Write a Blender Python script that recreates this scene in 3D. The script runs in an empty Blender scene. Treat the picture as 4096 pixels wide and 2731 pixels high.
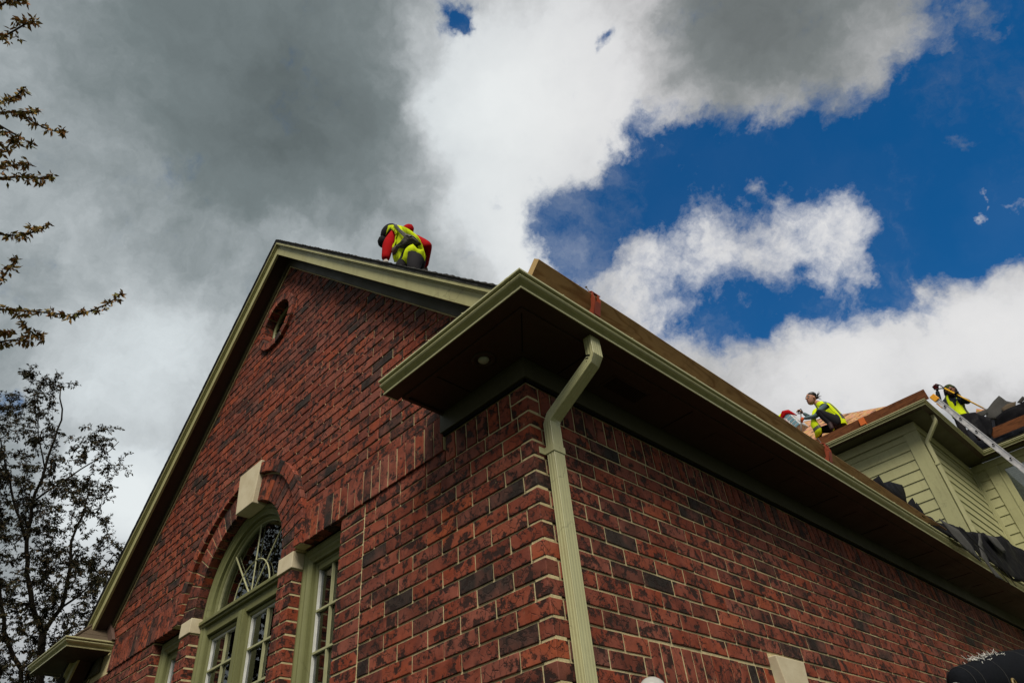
import bpy, bmesh, math, random
from mathutils import Vector, Matrix
random.seed(7)
U = 0.085                      # one brick course in metres; geometry below is written in courses
SC = bpy.context.scene
COL = SC.collection
rad = math.radians
# ------------------------------------------------------------------ camera
CO = (23.2742, -26.0247, -22.9085); CF = 2789.87
CR = [[0.6862422, 0.7227879, -0.0815427], [-0.5010064, 0.3884238, -0.7733819], [-0.5273179, 0.5715807, 0.6286742]]
cam = bpy.data.cameras.new('camera'); co = bpy.data.objects.new('camera', cam); COL.objects.link(co)
m = Matrix(((CR[0][0], -CR[1][0], -CR[2][0], CO[0]*U), (CR[0][1], -CR[1][1], -CR[2][1], CO[1]*U), (CR[0][2], -CR[1][2], -CR[2][2], CO[2]*U), (0, 0, 0, 1)))
co.matrix_world = m
cam.sensor_width = 36; cam.lens = CF/4096*36; cam.clip_start = 0.02; cam.clip_end = 3000
SC.camera = co
def pix(P):
    q = [sum(CR[i][j]*(P[j]-CO[j]) for j in range(3)) for i in range(3)]
    if q[2] < .1: return (-9999, -9999, 1)
    return (2048+CF*q[0]/q[2], 1365.5+CF*q[1]/q[2], q[2])
# ------------------------------------------------------------------ light and sky
SC.view_settings.view_transform = 'Standard'; SC.view_settings.look = 'None'
SC.view_settings.gamma = 1; SC.view_settings.use_curve_mapping = False
SC.view_settings.exposure = 0.35
SUN_EL, SUN_AZ = 49, 138        # azimuth clockwise from +y
sun = bpy.data.lights.new('sun', 'SUN'); sun.energy = 2.9; sun.angle = rad(24); sun.color = (1, .93, .80)
so = bpy.data.objects.new('sun', sun); COL.objects.link(so)
sd = Vector((math.cos(rad(SUN_EL))*math.sin(rad(SUN_AZ)), math.cos(rad(SUN_EL))*math.cos(rad(SUN_AZ)), math.sin(rad(SUN_EL))))
so.rotation_euler = sd.to_track_quat('Z', 'Y').to_euler()
W = bpy.data.worlds.new('World'); SC.world = W; W.use_nodes = True
wt = W.node_tree; wt.nodes.clear()
class NT:
    def __init__(s, t): s.t = t
    def n(s, typ, **kw):
        nd = s.t.nodes.new(typ); ins = kw.pop('ins', {})
        for k, v in kw.items(): setattr(nd, k, v)
        for k, v in ins.items():
            if isinstance(v, bpy.types.NodeSocket): s.t.links.new(v, nd.inputs[k])
            else: nd.inputs[k].default_value = v
        return nd
    def math(s, op, a, b=0.0, c=0.0, clamp=False):
        return s.n('ShaderNodeMath', operation=op, use_clamp=clamp, ins={0: a, 1: b, 2: c}).outputs[0]
    def vm(s, op, a, b=(0, 0, 0)):
        nd = s.n('ShaderNodeVectorMath', operation=op, ins={0: a, 1: b}); return nd
    def noise(s, vec, scale, detail=4, rough=.55, out=0, **kw):
        return s.n('ShaderNodeTexNoise', ins={'Vector': vec, 'Scale': scale, 'Detail': detail, 'Roughness': rough, **kw}).outputs[out]
    def ramp(s, f, stops, interp='LINEAR'):
        nd = s.n('ShaderNodeValToRGB', ins={0: f}); cr = nd.color_ramp; cr.interpolation = interp
        while len(cr.elements) < len(stops): cr.elements.new(.5)
        for e, (p, c) in zip(cr.elements, stops):
            e.position = p; e.color = (c, c, c, 1) if isinstance(c, (int, float)) else (*c, 1)
        return nd.outputs[0]
    def mix(s, f, a, b, blend='MIX'):
        nd = s.n('ShaderNodeMix', data_type='RGBA', blend_type=blend)
        for k, v in ((0, f), (6, a), (7, b)):
            if isinstance(v, bpy.types.NodeSocket): s.t.links.new(v, nd.inputs[k])
            else: nd.inputs[k].default_value = v if k == 0 else (*v, 1) if len(v) == 3 else v
        return nd.outputs[2]
    def mapr(s, v, a, b, c, d, interp='SMOOTHSTEP'):
        return s.n('ShaderNodeMapRange', interpolation_type=interp, ins={0: v, 1: a, 2: b, 3: c, 4: d}).outputs[0]
def pixdir(u, v):
    q = ((u-2048)/CF, (v-1365.5)/CF, 1.0)
    return Vector([sum(CR[i][j]*q[i] for i in range(3)) for j in range(3)]).normalized()
w = NT(wt)
D0 = w.n('ShaderNodeTexCoord').outputs['Generated']
nz1 = w.vm('SCALE', w.vm('SUBTRACT', w.noise(D0, 5.5, 6, .62, 1), (.5, .5, .5)).outputs[0]); nz1.inputs[3].default_value = .11
nz3 = w.vm('SCALE', w.vm('SUBTRACT', w.noise(D0, 17, 5, .6, 1), (.5, .5, .5)).outputs[0]); nz3.inputs[3].default_value = .06
D1 = w.vm('ADD', w.vm('ADD', D0, nz1.outputs[0]).outputs[0], nz3.outputs[0]).outputs[0]
nz2 = w.vm('SCALE', w.vm('SUBTRACT', w.noise(D0, 3.0, 3, .5, 1), (.5, .5, .5)).outputs[0]); nz2.inputs[3].default_value = .14
D2 = w.vm('ADD', D0, nz2.outputs[0]).outputs[0]
def blobs(base, lst, vec):
    acc = base
    for (u, v, r, wt_) in lst:
        c = pixdir(u, v); rr = ((pixdir(u+r, v)-c).length+(pixdir(u, v+r)-c).length)/2
        d = w.vm('DISTANCE', vec, tuple(c)).outputs[1]
        acc = w.math('ADD', acc, w.mapr(d, 0.0, rr*1.35, wt_, 0.0))
    return acc
# where the cloud layer is open (negative) and where smaller clouds float in the gap (positive)
cover = blobs(1.15, [(2120, 900, 290, -0.04), (2390, 360, 290, 0.04), (2390, 630, 290, -0.15), (2390, 900, 290, -0.79), (2390, 1170, 290, -0.14), (2660, 90, 290, -0.05), (2660, 360, 290, 0.12), (2660, 630, 290, -1.48), (2660, 900, 290, -0.09), (2660, 1170, 290, -0.33), (2930, 360, 290, 0.16), (2930, 630, 290, -1.11), (2930, 1170, 290, -1.0), (2930, 1440, 290, -0.11), (3200, -180, 290, 0.06), (3200, 90, 290, -0.22), (3200, 360, 290, 0.13), (3200, 630, 290, -1.39), (3200, 900, 290, -0.23), (3200, 1440, 290, 0.08), (3470, 90, 290, 0.43), (3470, 360, 290, -0.23), (3470, 630, 290, -1.11), (3470, 1440, 290, 0.08), (3740, -180, 290, -0.17), (3740, 90, 290, -0.79), (3740, 360, 290, -1.09), (3740, 630, 290, -0.67), (3740, 900, 290, -1.04), (3740, 1170, 290, -0.32), (3740, 1440, 290, 0.09), (4010, -180, 290, -1.31), (4010, 90, 290, -0.53), (4010, 360, 290, -0.73), (4010, 630, 290, -0.68), (4010, 900, 290, -0.96), (4010, 1170, 290, 0.09), (4280, -180, 290, -0.85), (4280, 90, 290, -1.04), (4280, 360, 290, -0.95), (4280, 630, 290, -1.06), (4280, 900, 290, -0.77), (4280, 1170, 290, 0.21), (4280, 1440, 290, -0.08), (2300, 720, 170, 0.21), (2300, 885, 170, -0.85), (2300, 1050, 170, -0.64), (2300, 1215, 170, 0.23), (2465, 720, 170, -0.6), (2465, 885, 170, -0.04), (2465, 1050, 170, 0.4), (2465, 1215, 170, -0.24), (2630, 720, 170, 0.16), (2630, 885, 170, -0.49), (2630, 1215, 170, -0.22), (2795, 720, 170, 0.13), (2795, 1050, 170, 0.17), (2795, 1215, 170, -0.15), (2960, 885, 170, -0.3), (2960, 1050, 170, 0.42), (2960, 1215, 170, -0.22), (3125, 720, 170, 0.33), (3125, 1215, 170, -0.51), (3290, 720, 170, 0.37), (3290, 885, 170, 0.09), (3290, 1050, 170, -0.33), (3290, 1215, 170, -0.6), (3455, 1050, 170, -0.17), (3455, 1215, 170, -0.73), (3620, 720, 170, -0.15), (3620, 885, 170, -0.32), (3620, 1050, 170, -0.78), (3620, 1215, 170, -0.65), (2590, 380, 90, -0.39), (2620, 330, 60, 0.06), (2300, 740, 120, -0.11), (3030, 440, 100, 0.07), (3640, 180, 150, 0.16), (1830, 50, 95, -1.2), (1860, 80, 60, -.5), (2395, 170, 55, -.9), (5, 1610, 80, -.9), (470, 1850, 80, -.5), (3920, 810, 45, 1.2), (3955, 755, 35, 1.0), (4080, 780, 70, 1.3), (4060, 850, 50, .8), (3585, 605, 50, 1.1), (3610, 570, 35, .8), (2730, 640, 80, 1.1), (2760, 610, 50, .5), (3010, 730, 60, .7), (3900, 60, 160, .5), (3330, 500, 120, .35), (3780, 240, 120, .45)], D1)
cn = w.noise(D1, 9, 9, .66)
cn2 = w.noise(D0, 26, 6, .62)
cv = w.math('ADD', cover, w.math('ADD', w.math('MULTIPLY', w.math('SUBTRACT', cn, .5), 2.1), w.math('MULTIPLY', w.math('SUBTRACT', cn2, .5), .9)))
veil = w.mapr(w.noise(w.vm('MULTIPLY', D1, (1.6, .8, 1.2)).outputs[0], 4.0, 8, .66), .46, .78, .02, .34)
alpha = w.math('MAXIMUM', w.mapr(cv, -.04, .96, 0, 1), veil)
bright = blobs(.46, [(1950, 230, 360, .22), (2000, 620, 360, .30), (2200, 400, 380, .26), (2060, 950, 300, .30), (2350, 200, 360, .14), (2140, 1100, 230, .18), (2540, 480, 260, .16), (1760, 420, 150, .10),
    (3020, -20, 560, -.17), (3150, 330, 420, .04), (2950, 520, 260, .10), (3500, 200, 300, .02), (900, 330, 560, -.20), (1400, 480, 420, -.15), (1600, 820, 260, -.06), (1000, 720, 360, -.06), (250, 1150, 330, -.05), (150, 350, 420, .03),
    (700, 1500, 420, .13), (490, 1980, 230, .6), (250, 1750, 380, .06), (350, 2400, 400, .2), (500, 1350, 400, .05), (2750, 1050, 420, .26), (3350, 950, 330, .30),
    (3300, 1500, 400, .30), (3980, 1350, 400, .34), (3650, 1500, 350, .10), (2700, 1300, 350, .1), (4050, 800, 200, .3)], D1)
bn = w.noise(D1, 4.6, 9, .60)
bn2 = w.noise(D1, 16, 7, .62)
bv = w.math('ADD', bright, w.math('ADD', w.math('MULTIPLY', w.math('SUBTRACT', bn, .5), .46), w.math('MULTIPLY', w.math('SUBTRACT', bn2, .5), .16)), clamp=True)
bv = w.math('ADD', w.math('MULTIPLY', bv, .55), w.mapr(bv, .34, .74, 0, .45), clamp=True)
ccol = w.ramp(bv, [(0, (.045, .050, .050)), (.10, (.095, .107, .108)), (.20, (.150, .166, .168)), (.38, (.26, .27, .275)), (.62, (.43, .43, .435)), (.82, (.56, .56, .565)), (1, (.66, .655, .65))])
teal = w.mapr(w.vm('DOT_PRODUCT', D0, tuple(pixdir(300, 700))).outputs[1], .72, 1.0, 0, 1)
ccol = w.mix(w.math('MULTIPLY', teal, .8), ccol, w.mix(1.0, ccol, (.90, 1.0, 1.03), 'MULTIPLY'))
sky = w.n('ShaderNodeTexSky', sky_type='NISHITA', sun_disc=False, sun_elevation=rad(SUN_EL), sun_rotation=rad(SUN_AZ), altitude=300, air_density=1.0, dust_density=.3, ozone_density=4.0)
hs = w.n('ShaderNodeHueSaturation', ins={'Saturation': 1.38, 'Value': 1.22, 'Color': sky.outputs[0]})
bg1 = w.n('ShaderNodeBackground', ins={0: hs.outputs[0], 1: .068})
bg2 = w.n('ShaderNodeBackground', ins={0: ccol, 1: 1.0})
mx = w.n('ShaderNodeMixShader', ins={0: alpha, 1: bg1.outputs[0], 2: bg2.outputs[0]})
wo = w.n('ShaderNodeOutputWorld', ins={0: mx.outputs[0]})
W.cycles.sampling_method = 'MANUAL'; W.cycles.sample_map_resolution = 512
SC.cycles.max_bounces = 8; SC.cycles.transparent_max_bounces = 8
# ------------------------------------------------------------------ materials
def mat(name, build, rough=.7, spec=.3, metal=0.0):
    mt = bpy.data.materials.new(name); mt.use_nodes = True; t = mt.node_tree; t.nodes.clear(); x = NT(t)
    P = x.n('ShaderNodeBsdfPrincipled', ins={'Roughness': rough, 'Specular IOR Level': spec, 'Metallic': metal})
    x.n('ShaderNodeOutputMaterial', ins={0: P.outputs[0]})
    x.pos = x.n('ShaderNodeNewGeometry').outputs['Position']
    build(x, P); return mt
def bump(x, P, h, s=.3, d=.01):
    b = x.n('ShaderNodeBump', ins={'Strength': s, 'Distance': d, 'Height': h}); x.t.links.new(b.outputs[0], P.inputs['Normal'])
def setc(x, P, c, k='Base Color'):
    if isinstance(c, bpy.types.NodeSocket): x.t.links.new(c, P.inputs[k])
    else: P.inputs[k].default_value = (*c, 1) if len(c) == 3 else c
def paint(c, dirt=.35, sc=14, bs=.15, rough=.5):
    def b(x, P):
        n1 = x.noise(x.pos, sc, 8, .72); n2 = x.noise(x.pos, 2.2, 5, .6); n3 = x.noise(x.vm('MULTIPLY', x.pos, (1, 1, .12)).outputs[0], 16, 4, .6)
        col = x.mix(x.ramp(n1, [(.52, 0.0), (.78, dirt)]), c, tuple(v*.45 for v in c))
        col = x.mix(x.ramp(n2, [(.35, 0.0), (.75, .40)]), col, tuple(v*.66 for v in c))
        col = x.mix(x.ramp(n3, [(.52, 0.0), (.74, dirt)]), col, (c[0]*.55, c[1]*.48, c[2]*.40))
        ck = x.n('ShaderNodeTexVoronoi', feature='DISTANCE_TO_EDGE', ins={'Vector': x.vm('ADD', x.pos, x.vm('MULTIPLY', x.noise(x.pos, 6, 5, .6, 1), (.25, .25, .25)).outputs[0]).outputs[0], 'Scale': 3.2}).outputs[0]
        col = x.mix(x.math('MULTIPLY', x.ramp(ck, [(.006, .7), (.016, 0.0)]), x.ramp(x.noise(x.pos, 3, 2), [(.5, 0.0), (.6, dirt*1.6)])), col, tuple(v*.2 for v in c))
        sp = x.n('ShaderNodeTexVoronoi', ins={'Vector': x.pos, 'Scale': 9.0, 'Randomness': 1.0}).outputs[0]
        col = x.mix(x.ramp(sp, [(.02, .8), (.055, 0.0)]), col, tuple(v*.2 for v in c))
        setc(x, P, col); bump(x, P, x.noise(x.pos, 90, 3), bs, .002)
        setc(x, P, x.ramp(n2, [(.3, rough-.08), (.7, rough+.15)]), 'Roughness')
    return b
GREEN = (.38, .365, .18)
M = {}
M['green'] = mat('green_paint', paint(GREEN), spec=.4)
M['greenmetal'] = mat('green_painted_metal', paint((.47, .46, .25), .3, 12, .03, .28), spec=.65)
M['greentrim'] = mat('green_window_trim', paint((.175, .18, .078), .3))
M['greenside'] = mat('green_siding_paint', paint((.39, .385, .205), .25))
M['soffit'] = mat('soffit_shaded_brown', paint((.050, .028, .020), .3))  # dark brown: underside shade and brick bounce are put into the colour
M['frieze'] = mat('frieze_shaded_green', paint((.060, .056, .027), .3))  # darkened green: shade under the eaves is put into the colour
def brickm(x, P):
    a = x.n('ShaderNodeAttribute', attribute_name='bid').outputs['Fac']
    off = x.vm('SCALE', (13.1, 7.7, 3.3)); x.t.links.new(x.math('MULTIPLY', a, 40.0), off.inputs[3])
    p = x.vm('ADD', x.pos, off.outputs[0]).outputs[0]
    base = x.ramp(a, [(0, (.022, .017, .014)), (.085, (.036, .024, .019)), (.10, (.085, .026, .016)), (.30, (.185, .038, .018)), (.48, (.26, .047, .017)), (.62, (.145, .034, .021)), (.78, (.30, .058, .020)), (.90, (.20, .060, .040)), (1, (.34, .070, .022))])
    n1 = x.noise(p, 13, 5, .62); n2 = x.noise(p, 38, 8, .72); n3 = x.noise(p, 6, 3, .5)
    # dark wire-cut tears: warped stretched noise
    wv = x.vm('ADD', p, x.vm('MULTIPLY', x.noise(p, 22, 4, .6, 1), (.05, .05, .03)).outputs[0]).outputs[0]
    n4 = x.noise(wv, 15, 8, .68)
    ck = x.n('ShaderNodeTexVoronoi', feature='DISTANCE_TO_EDGE', ins={'Vector': x.vm('MULTIPLY', wv, (1, 1, .75)).outputs[0], 'Scale': 26.0}).outputs[0]
    crack = x.math('MULTIPLY', x.ramp(ck, [(.015, 1.0), (.05, 0.0)]), x.ramp(x.noise(p, 9, 3), [(.45, 0.0), (.58, 1.0)]))
    tear = x.math('MAXIMUM', x.ramp(n4, [(.425, 1.0), (.475, 0.0)]), x.math('MULTIPLY', crack, .9))
    col = x.mix(x.ramp(n1, [(.40, 0.0), (.66, .65)]), base, x.mix(1.0, base, (.42, .36, .40), 'MULTIPLY'))
    col = x.mix(x.ramp(n3, [(.42, 0.0), (.72, .55)]), col, (.30, .095, .065))
    col = x.mix(x.math('MULTIPLY', tear, .94), col, (.018, .008, .006))
    col = x.mix(x.ramp(n2, [(.62, 0.0), (.76, .35)]), col, (.36, .12, .06))
    sp = x.n('ShaderNodeTexVoronoi', ins={'Vector': x.pos, 'Scale': 5.5, 'Randomness': 1.0})
    stain = x.math('MULTIPLY', x.ramp(sp.outputs[0], [(.05, 1.0), (.11, 0.0)]), x.ramp(x.noise(x.pos, 40, 3), [(.5, 0.0), (.6, 1.0)]))
    col = x.mix(x.math('MULTIPLY', stain, .8), col, (.40, .30, .17))
    setc(x, P, col)
    h = x.math('ADD', x.math('MULTIPLY', n4, .3), x.math('ADD', x.math('MULTIPLY', n2, .5), x.math('MULTIPLY', tear, -.75)))
    bump(x, P, h, .85, .006)
    setc(x, P, x.ramp(n2, [(.3, .62), (.7, .86)]), 'Roughness')
M['brick'] = mat('mottled_red_brick', brickm, spec=.32)
def mortar(x, P):
    n = x.noise(x.pos, 30, 6, .7); n2 = x.noise(x.pos, 3, 3)
    setc(x, P, x.mix(x.ramp(n2, [(.3, 0.0), (.7, .7)]), x.mix(n, (.34, .28, .15), (.80, .69, .42)), (.42, .35, .19)))
    bump(x, P, n, .9, .006)
M['mortar'] = mat('sandy_mortar', mortar, .95, .1)
def stone(x, P):
    n = x.noise(x.pos, 8, 5, .6); n2 = x.noise(x.pos, 70, 3)
    setc(x, P, x.mix(x.ramp(n, [(.35, 0.0), (.75, .6)]), (.60, .53, .38), (.42, .34, .21))); bump(x, P, n2, .3, .003)
M['stone'] = mat('cream_limestone', stone, .85, .2)
def wood(c1, c2, dirt):
    def b(x, P):
        sc = x.vm('MULTIPLY', x.pos, (1.0, .10, 1.0)).outputs[0]
        if dirt == 2: sc = x.vm('MULTIPLY', x.pos, (.10, 1.0, 1.0)).outputs[0]
        n = x.noise(sc, 9, 3, .5, 0, Distortion=.6); r = x.math('FRACT', x.math('MULTIPLY', n, 9.0))
        col = x.mix(x.ramp(r, [(0, .85), (.25, .15), (.75, .1), (1, .8)]), c1, c2)
        kn = x.n('ShaderNodeTexVoronoi', ins={'Vector': sc, 'Scale': 3.1, 'Randomness': 1.0}).outputs[0]
        col = x.mix(x.ramp(kn, [(.03, .9), (.09, 0.0)]), col, tuple(v*.35 for v in c2))
        col = x.mix(x.ramp(x.noise(x.pos, 7, 6, .7), [(.5, 0.0), (.8, .6)]), col, tuple(v*.4 for v in c2))
        setc(x, P, col); bump(x, P, n, .2, .003)
    return b
M['pine'] = mat('pine_lumber', wood((.50, .30, .15), (.27, .13, .055), 1), .75, .2)
M['oldpine'] = mat('weathered_lumber', wood((.235, .085, .034), (.095, .034, .015), 2), .8, .2)
M['endgrain'] = mat('board_end_grain', paint((.50, .34, .15), .2), .8, .2)
def osb(x, P):
    v = x.n('ShaderNodeTexVoronoi', ins={'Vector': x.vm('MULTIPLY', x.pos, (1, 2.5, 2)).outputs[0], 'Scale': 16.0}).outputs[1]
    n = x.noise(x.pos, 5, 5, .65)
    c = x.mix(.16, (.50, .22, .07), v); setc(x, P, x.mix(x.ramp(n, [(.52, 0.0), (.62, .9)]), c, (.03, .022, .018)))
M['osb'] = mat('orange_roof_decking', osb, .85, .15)
def felt(x, P):
    n = x.noise(x.pos, 6, 5, .6); setc(x, P, x.mix(n, (.003, .003, .004), (.012, .012, .015))); bump(x, P, x.noise(x.pos, 12, 5), .5, .01)
    setc(x, P, x.ramp(n, [(.4, .55), (.6, .95)]), 'Roughness')
M['felt'] = mat('black_roofing_felt', felt, .8, .06)
def shing(x, P):
    n = x.noise(x.pos, 160, 2); n2 = x.noise(x.pos, 4, 3)
    setc(x, P, x.mix(n2, x.mix(n, (.05, .036, .024), (.19, .14, .09)), (.07, .055, .04))); bump(x, P, n, .8, .003)
M['shingle'] = mat('brown_asphalt_shingle', shing, .9, .15)
def shingd(x, P):
    n = x.noise(x.pos, 150, 2); setc(x, P, x.mix(n, (.02, .02, .021), (.085, .083, .078))); bump(x, P, n, .8, .003)
M['shingledark'] = mat('grey_asphalt_shingle', shingd, .85, .2)
M['redmetal'] = mat('rusty_red_steel', paint((.26, .045, .018), .5, 22), .55, .4)
M['orange'] = mat('orange_steel', paint((.60, .13, .02), .3, 22), .5, .4)
def alu(x, P):
    n = x.noise(x.pos, 25, 4); setc(x, P, x.mix(n, (.42, .41, .42), (.64, .63, .64))); setc(x, P, x.ramp(n, [(.3, .3), (.7, .55)]), 'Roughness')
M['alu'] = mat('worn_aluminium', alu, .4, .5, .65)
def flat(name, c, rough=.7, spec=.3, var=.25, sc=20, metal=0):
    def b(x, P):
        n = x.noise(x.pos, sc, 5, .6); setc(x, P, x.mix(n, tuple(v*(1-var) for v in c), tuple(min(1, v*(1+var)) for v in c)))
        bump(x, P, n, .2, .004)
    M[name] = mat(name, b, rough, spec, metal)
for a in [('white_vinyl', (.62, .62, .60), .4, .4), ('creammuntin', (.33, .33, .19), .5, .3), ('darkroom', (.010, .010, .010), .95, .05), ('curtain', (.20, .20, .19), .9, .1),
          ('blind', (.80, .80, .78), .6, .3), ('flashing', (.10, .062, .050), .55, .4), ('skin', (.42, .21, .14), .55, .35), ('skindark', (.22, .10, .062), .55, .35),
          ('hair', (.012, .009, .008), .45, .4), ('hivis', (.60, .74, .012), .8, .1), ('stripe', (.075, .068, .055), .5, .4), ('redcloth', (.34, .004, .006), .9, .1),
          ('bluegreycloth', (.115, .165, .185), .9, .1), ('blackcloth', (.012, .011, .014), .85, .15), ('navycloth', (.014, .020, .032), .85, .15), ('greencloth', (.045, .060, .018), .9, .1),
          ('maroonglove', (.16, .018, .02), .9, .1), ('greyglove', (.38, .36, .33), .9, .1), ('orangeglove', (.62, .10, .02), .8, .2), ('shoe', (.03, .012, .014), .7, .3),
          ('yellowfibre', (.72, .40, .015), .4, .4), ('blackplastic', (.012, .012, .013), .4, .4), ('steel', (.22, .21, .20), .4, .5), ('packpink', (.62, .40, .44), .35, .5),
          ('packblue', (.18, .34, .42), .35, .5), ('packwhite', (.66, .66, .68), .35, .5), ('denim', (.009, .010, .013), .95, .03, .6, 60), ('thread', (.05, .05, .05), .9, .1), ('fray', (.55, .55, .52), .9, .1),
          ('brass', (.20, .14, .045), .4, .5), ('lampglass', (.42, .42, .40), .25, .5), ('eyewhite', (.5, .48, .45), .4, .3), ('lip', (.22, .07, .06), .5, .3), ('yellowlabel', (.75, .33, .015), .5, .3),
          ('ground', (.035, .042, .02), .95, .1)]: flat(*a)
def barkm(x, P):
    n = x.noise(x.vm('MULTIPLY', x.pos, (4, 4, .8)).outputs[0], 8, 5, .7); setc(x, P, x.mix(n, (.012, .010, .008), (.055, .045, .034))); bump(x, P, n, .8, .02)
M['bark'] = mat('dark_bark', barkm, .95, .1)
def leafm(c1, c2, c3):
    def b(x, P):
        a = x.n('ShaderNodeAttribute', attribute_name='bid').outputs['Fac']
        setc(x, P, x.ramp(a, [(0, c1), (.5, c2), (1, c3)]))
        P.inputs['Subsurface Weight'].default_value = 0
    return b
M['leaf'] = mat('spring_leaf', leafm((.014, .016, .007), (.030, .030, .011), (.060, .034, .012)), .7, .2)
M['budleaf'] = mat('bronze_bud_leaf', leafm((.12, .12, .028), (.29, .19, .045), (.36, .16, .06)), .7, .2)
def glassm():
    mt = bpy.data.materials.new('window_glass'); mt.use_nodes = True; t = mt.node_tree; t.nodes.clear(); x = NT(t)
    pos = x.n('ShaderNodeNewGeometry').outputs['Position']
    b = x.n('ShaderNodeBump', ins={'Strength': .04, 'Distance': .01, 'Height': x.noise(pos, 2.0, 2)})
    g = x.n('ShaderNodeBsdfGlossy', ins={0: (.92, .95, .95, 1), 1: .01, 'Normal': b.outputs[0]}); tr = x.n('ShaderNodeBsdfTransparent', ins={0: (.94, .96, .95, 1)})
    f = x.n('ShaderNodeFresnel', ins={0: 1.5}); ff = x.math('MULTIPLY', f.outputs[0], 2.0, clamp=True)
    mx = x.n('ShaderNodeMixShader', ins={0: ff, 1: tr.outputs[0], 2: g.outputs[0]}); x.n('ShaderNodeOutputMaterial', ins={0: mx.outputs[0]})
    return mt
M['glass'] = glassm()
# ------------------------------------------------------------------ mesh helpers (input in course units)
class MB:
    def __init__(s): s.v = []; s.f = []; s.m = []; s.b = []; s.mats = []
    def mi(s, name):
        if name not in s.mats: s.mats.append(name)
        return s.mats.index(name)
    def add(s, vs, fs, mn, bid=0.5):
        o = len(s.v); s.v += [tuple(v) for v in vs]; k = s.mi(mn)
        for f in fs: s.f.append([i+o for i in f]); s.m.append(k); s.b.append(bid)
    def box(s, a, b, mn, bid=.5):
        x0, x1 = sorted((a[0], b[0])); y0, y1 = sorted((a[1], b[1])); z0, z1 = sorted((a[2], b[2]))
        s.add([(x0, y0, z0), (x1, y0, z0), (x1, y1, z0), (x0, y1, z0), (x0, y0, z1), (x1, y0, z1), (x1, y1, z1), (x0, y1, z1)],
              [(0, 3, 2, 1), (4, 5, 6, 7), (0, 1, 5, 4), (1, 2, 6, 5), (2, 3, 7, 6), (3, 0, 4, 7)], mn, bid)
    def obox(s, c, ax, ay, az, mn, bid=.5):
        c, ax, ay, az = Vector(c), Vector(ax), Vector(ay), Vector(az)
        vs = [c+i*ax+j*ay+k*az for k in (-1, 1) for j in (-1, 1) for i in (-1, 1)]
        s.add(vs, [(0, 2, 3, 1), (4, 5, 7, 6), (0, 1, 5, 4), (2, 6, 7, 3), (0, 4, 6, 2), (1, 3, 7, 5)], mn, bid)
    def prism(s, poly, off, mn, bid=.5):
        off = Vector(off); n = len(poly); vs = [Vector(p) for p in poly]; vs += [p+off for p in vs]
        s.add(vs, [tuple(range(n))[::-1], tuple(range(n, 2*n))]+[(i, (i+1) % n, n+(i+1) % n, n+i) for i in range(n)], mn, bid)
    def sweep(s, rings, mn, closed=True, cap=True, bid=.5):
        n = len(rings[0]); vs = [p for r in rings for p in r]; fs = []
        for i in range(len(rings)-1):
            for j in range(n if closed else n-1):
                k = (j+1) % n; fs.append((i*n+j, i*n+k, (i+1)*n+k, (i+1)*n+j))
        if cap and closed: fs += [tuple(range(n))[::-1], tuple((len(rings)-1)*n+j for j in range(n))]
        s.add(vs, fs, mn, bid)
    def tube(s, pts, rs, mn, n=6, bid=.5):
        pts = [Vector(p) for p in pts]; rings = []; a = None
        for i, p in enumerate(pts):
            t = (pts[min(i+1, len(pts)-1)]-pts[max(i-1, 0)])
            if t.length < 1e-6: t = Vector((0, 0, 1))
            t.normalize()
            if a is None:
                a = t.cross(Vector((.13, .2, 1)))
                if a.length < .05: a = t.cross(Vector((1, 0, 0)))
            else:
                a = a-t*a.dot(t)
                if a.length < .05: a = t.cross(Vector((1, 0, 0)))
            a.normalize(); b = t.cross(a); r = rs[i] if isinstance(rs, (list, tuple)) else rs
            rings.append([p+a*math.cos(2*math.pi*k/n)*r+b*math.sin(2*math.pi*k/n)*r for k in range(n)])
        s.sweep(rings, mn, bid=bid)
    def loft(s, st, mn, n=12, cap=True, bid=.5):
        s.sweep([[Vector(c)+Vector(a)*math.cos(2*math.pi*k/n)+Vector(b)*math.sin(2*math.pi*k/n) for k in range(n)] for c, a, b in st], mn, cap=cap, bid=bid)
    def ball(s, c, r, mn, n=10, m_=7):
        c = Vector(c); r = Vector(r) if hasattr(r, '__len__') else Vector((r, r, r)); rings = []
        for i in range(m_):
            t = math.pi*(i+.5)/m_
            rings.append([c+Vector((r.x*math.sin(t)*math.cos(2*math.pi*k/n), r.y*math.sin(t)*math.sin(2*math.pi*k/n), r.z*math.cos(t))) for k in range(n)])
        s.sweep(rings, mn)
    def build(s, name, parent=None, smooth=False, label=None, kind=None, origin=None, bevel=0):
        me = bpy.data.meshes.new(name); o = Vector(origin) if origin is not None else Vector((0, 0, 0))
        me.from_pydata([tuple((Vector(v)-o)*U) for v in s.v], [], s.f)
        for n in s.mats: me.materials.append(M[n])
        me.polygons.foreach_set('material_index', s.m)
        at = me.attributes.new('bid', 'FLOAT', 'FACE'); at.data.foreach_set('value', s.b)
        if smooth: me.polygons.foreach_set('use_smooth', [True]*len(s.f))
        bm = bmesh.new(); bm.from_mesh(me); bmesh.ops.recalc_face_normals(bm, faces=bm.faces); bm.to_mesh(me); bm.free()
        ob = bpy.data.objects.new(name, me); COL.objects.link(ob)
        w0 = o*U
        if parent is not None: ob.parent = parent; ob.location = w0-wloc(parent)
        else: ob.location = w0
        if label: ob['label'] = label
        if kind: ob['kind'] = kind
        if bevel:
            b = ob.modifiers.new('bevel', 'BEVEL'); b.width = bevel*U; b.segments = 2; b.limit_method = 'ANGLE'
        return ob
def wloc(o):
    l = Vector(o.location)
    while o.parent: o = o.parent; l = l+Vector(o.location)
    return l
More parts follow.
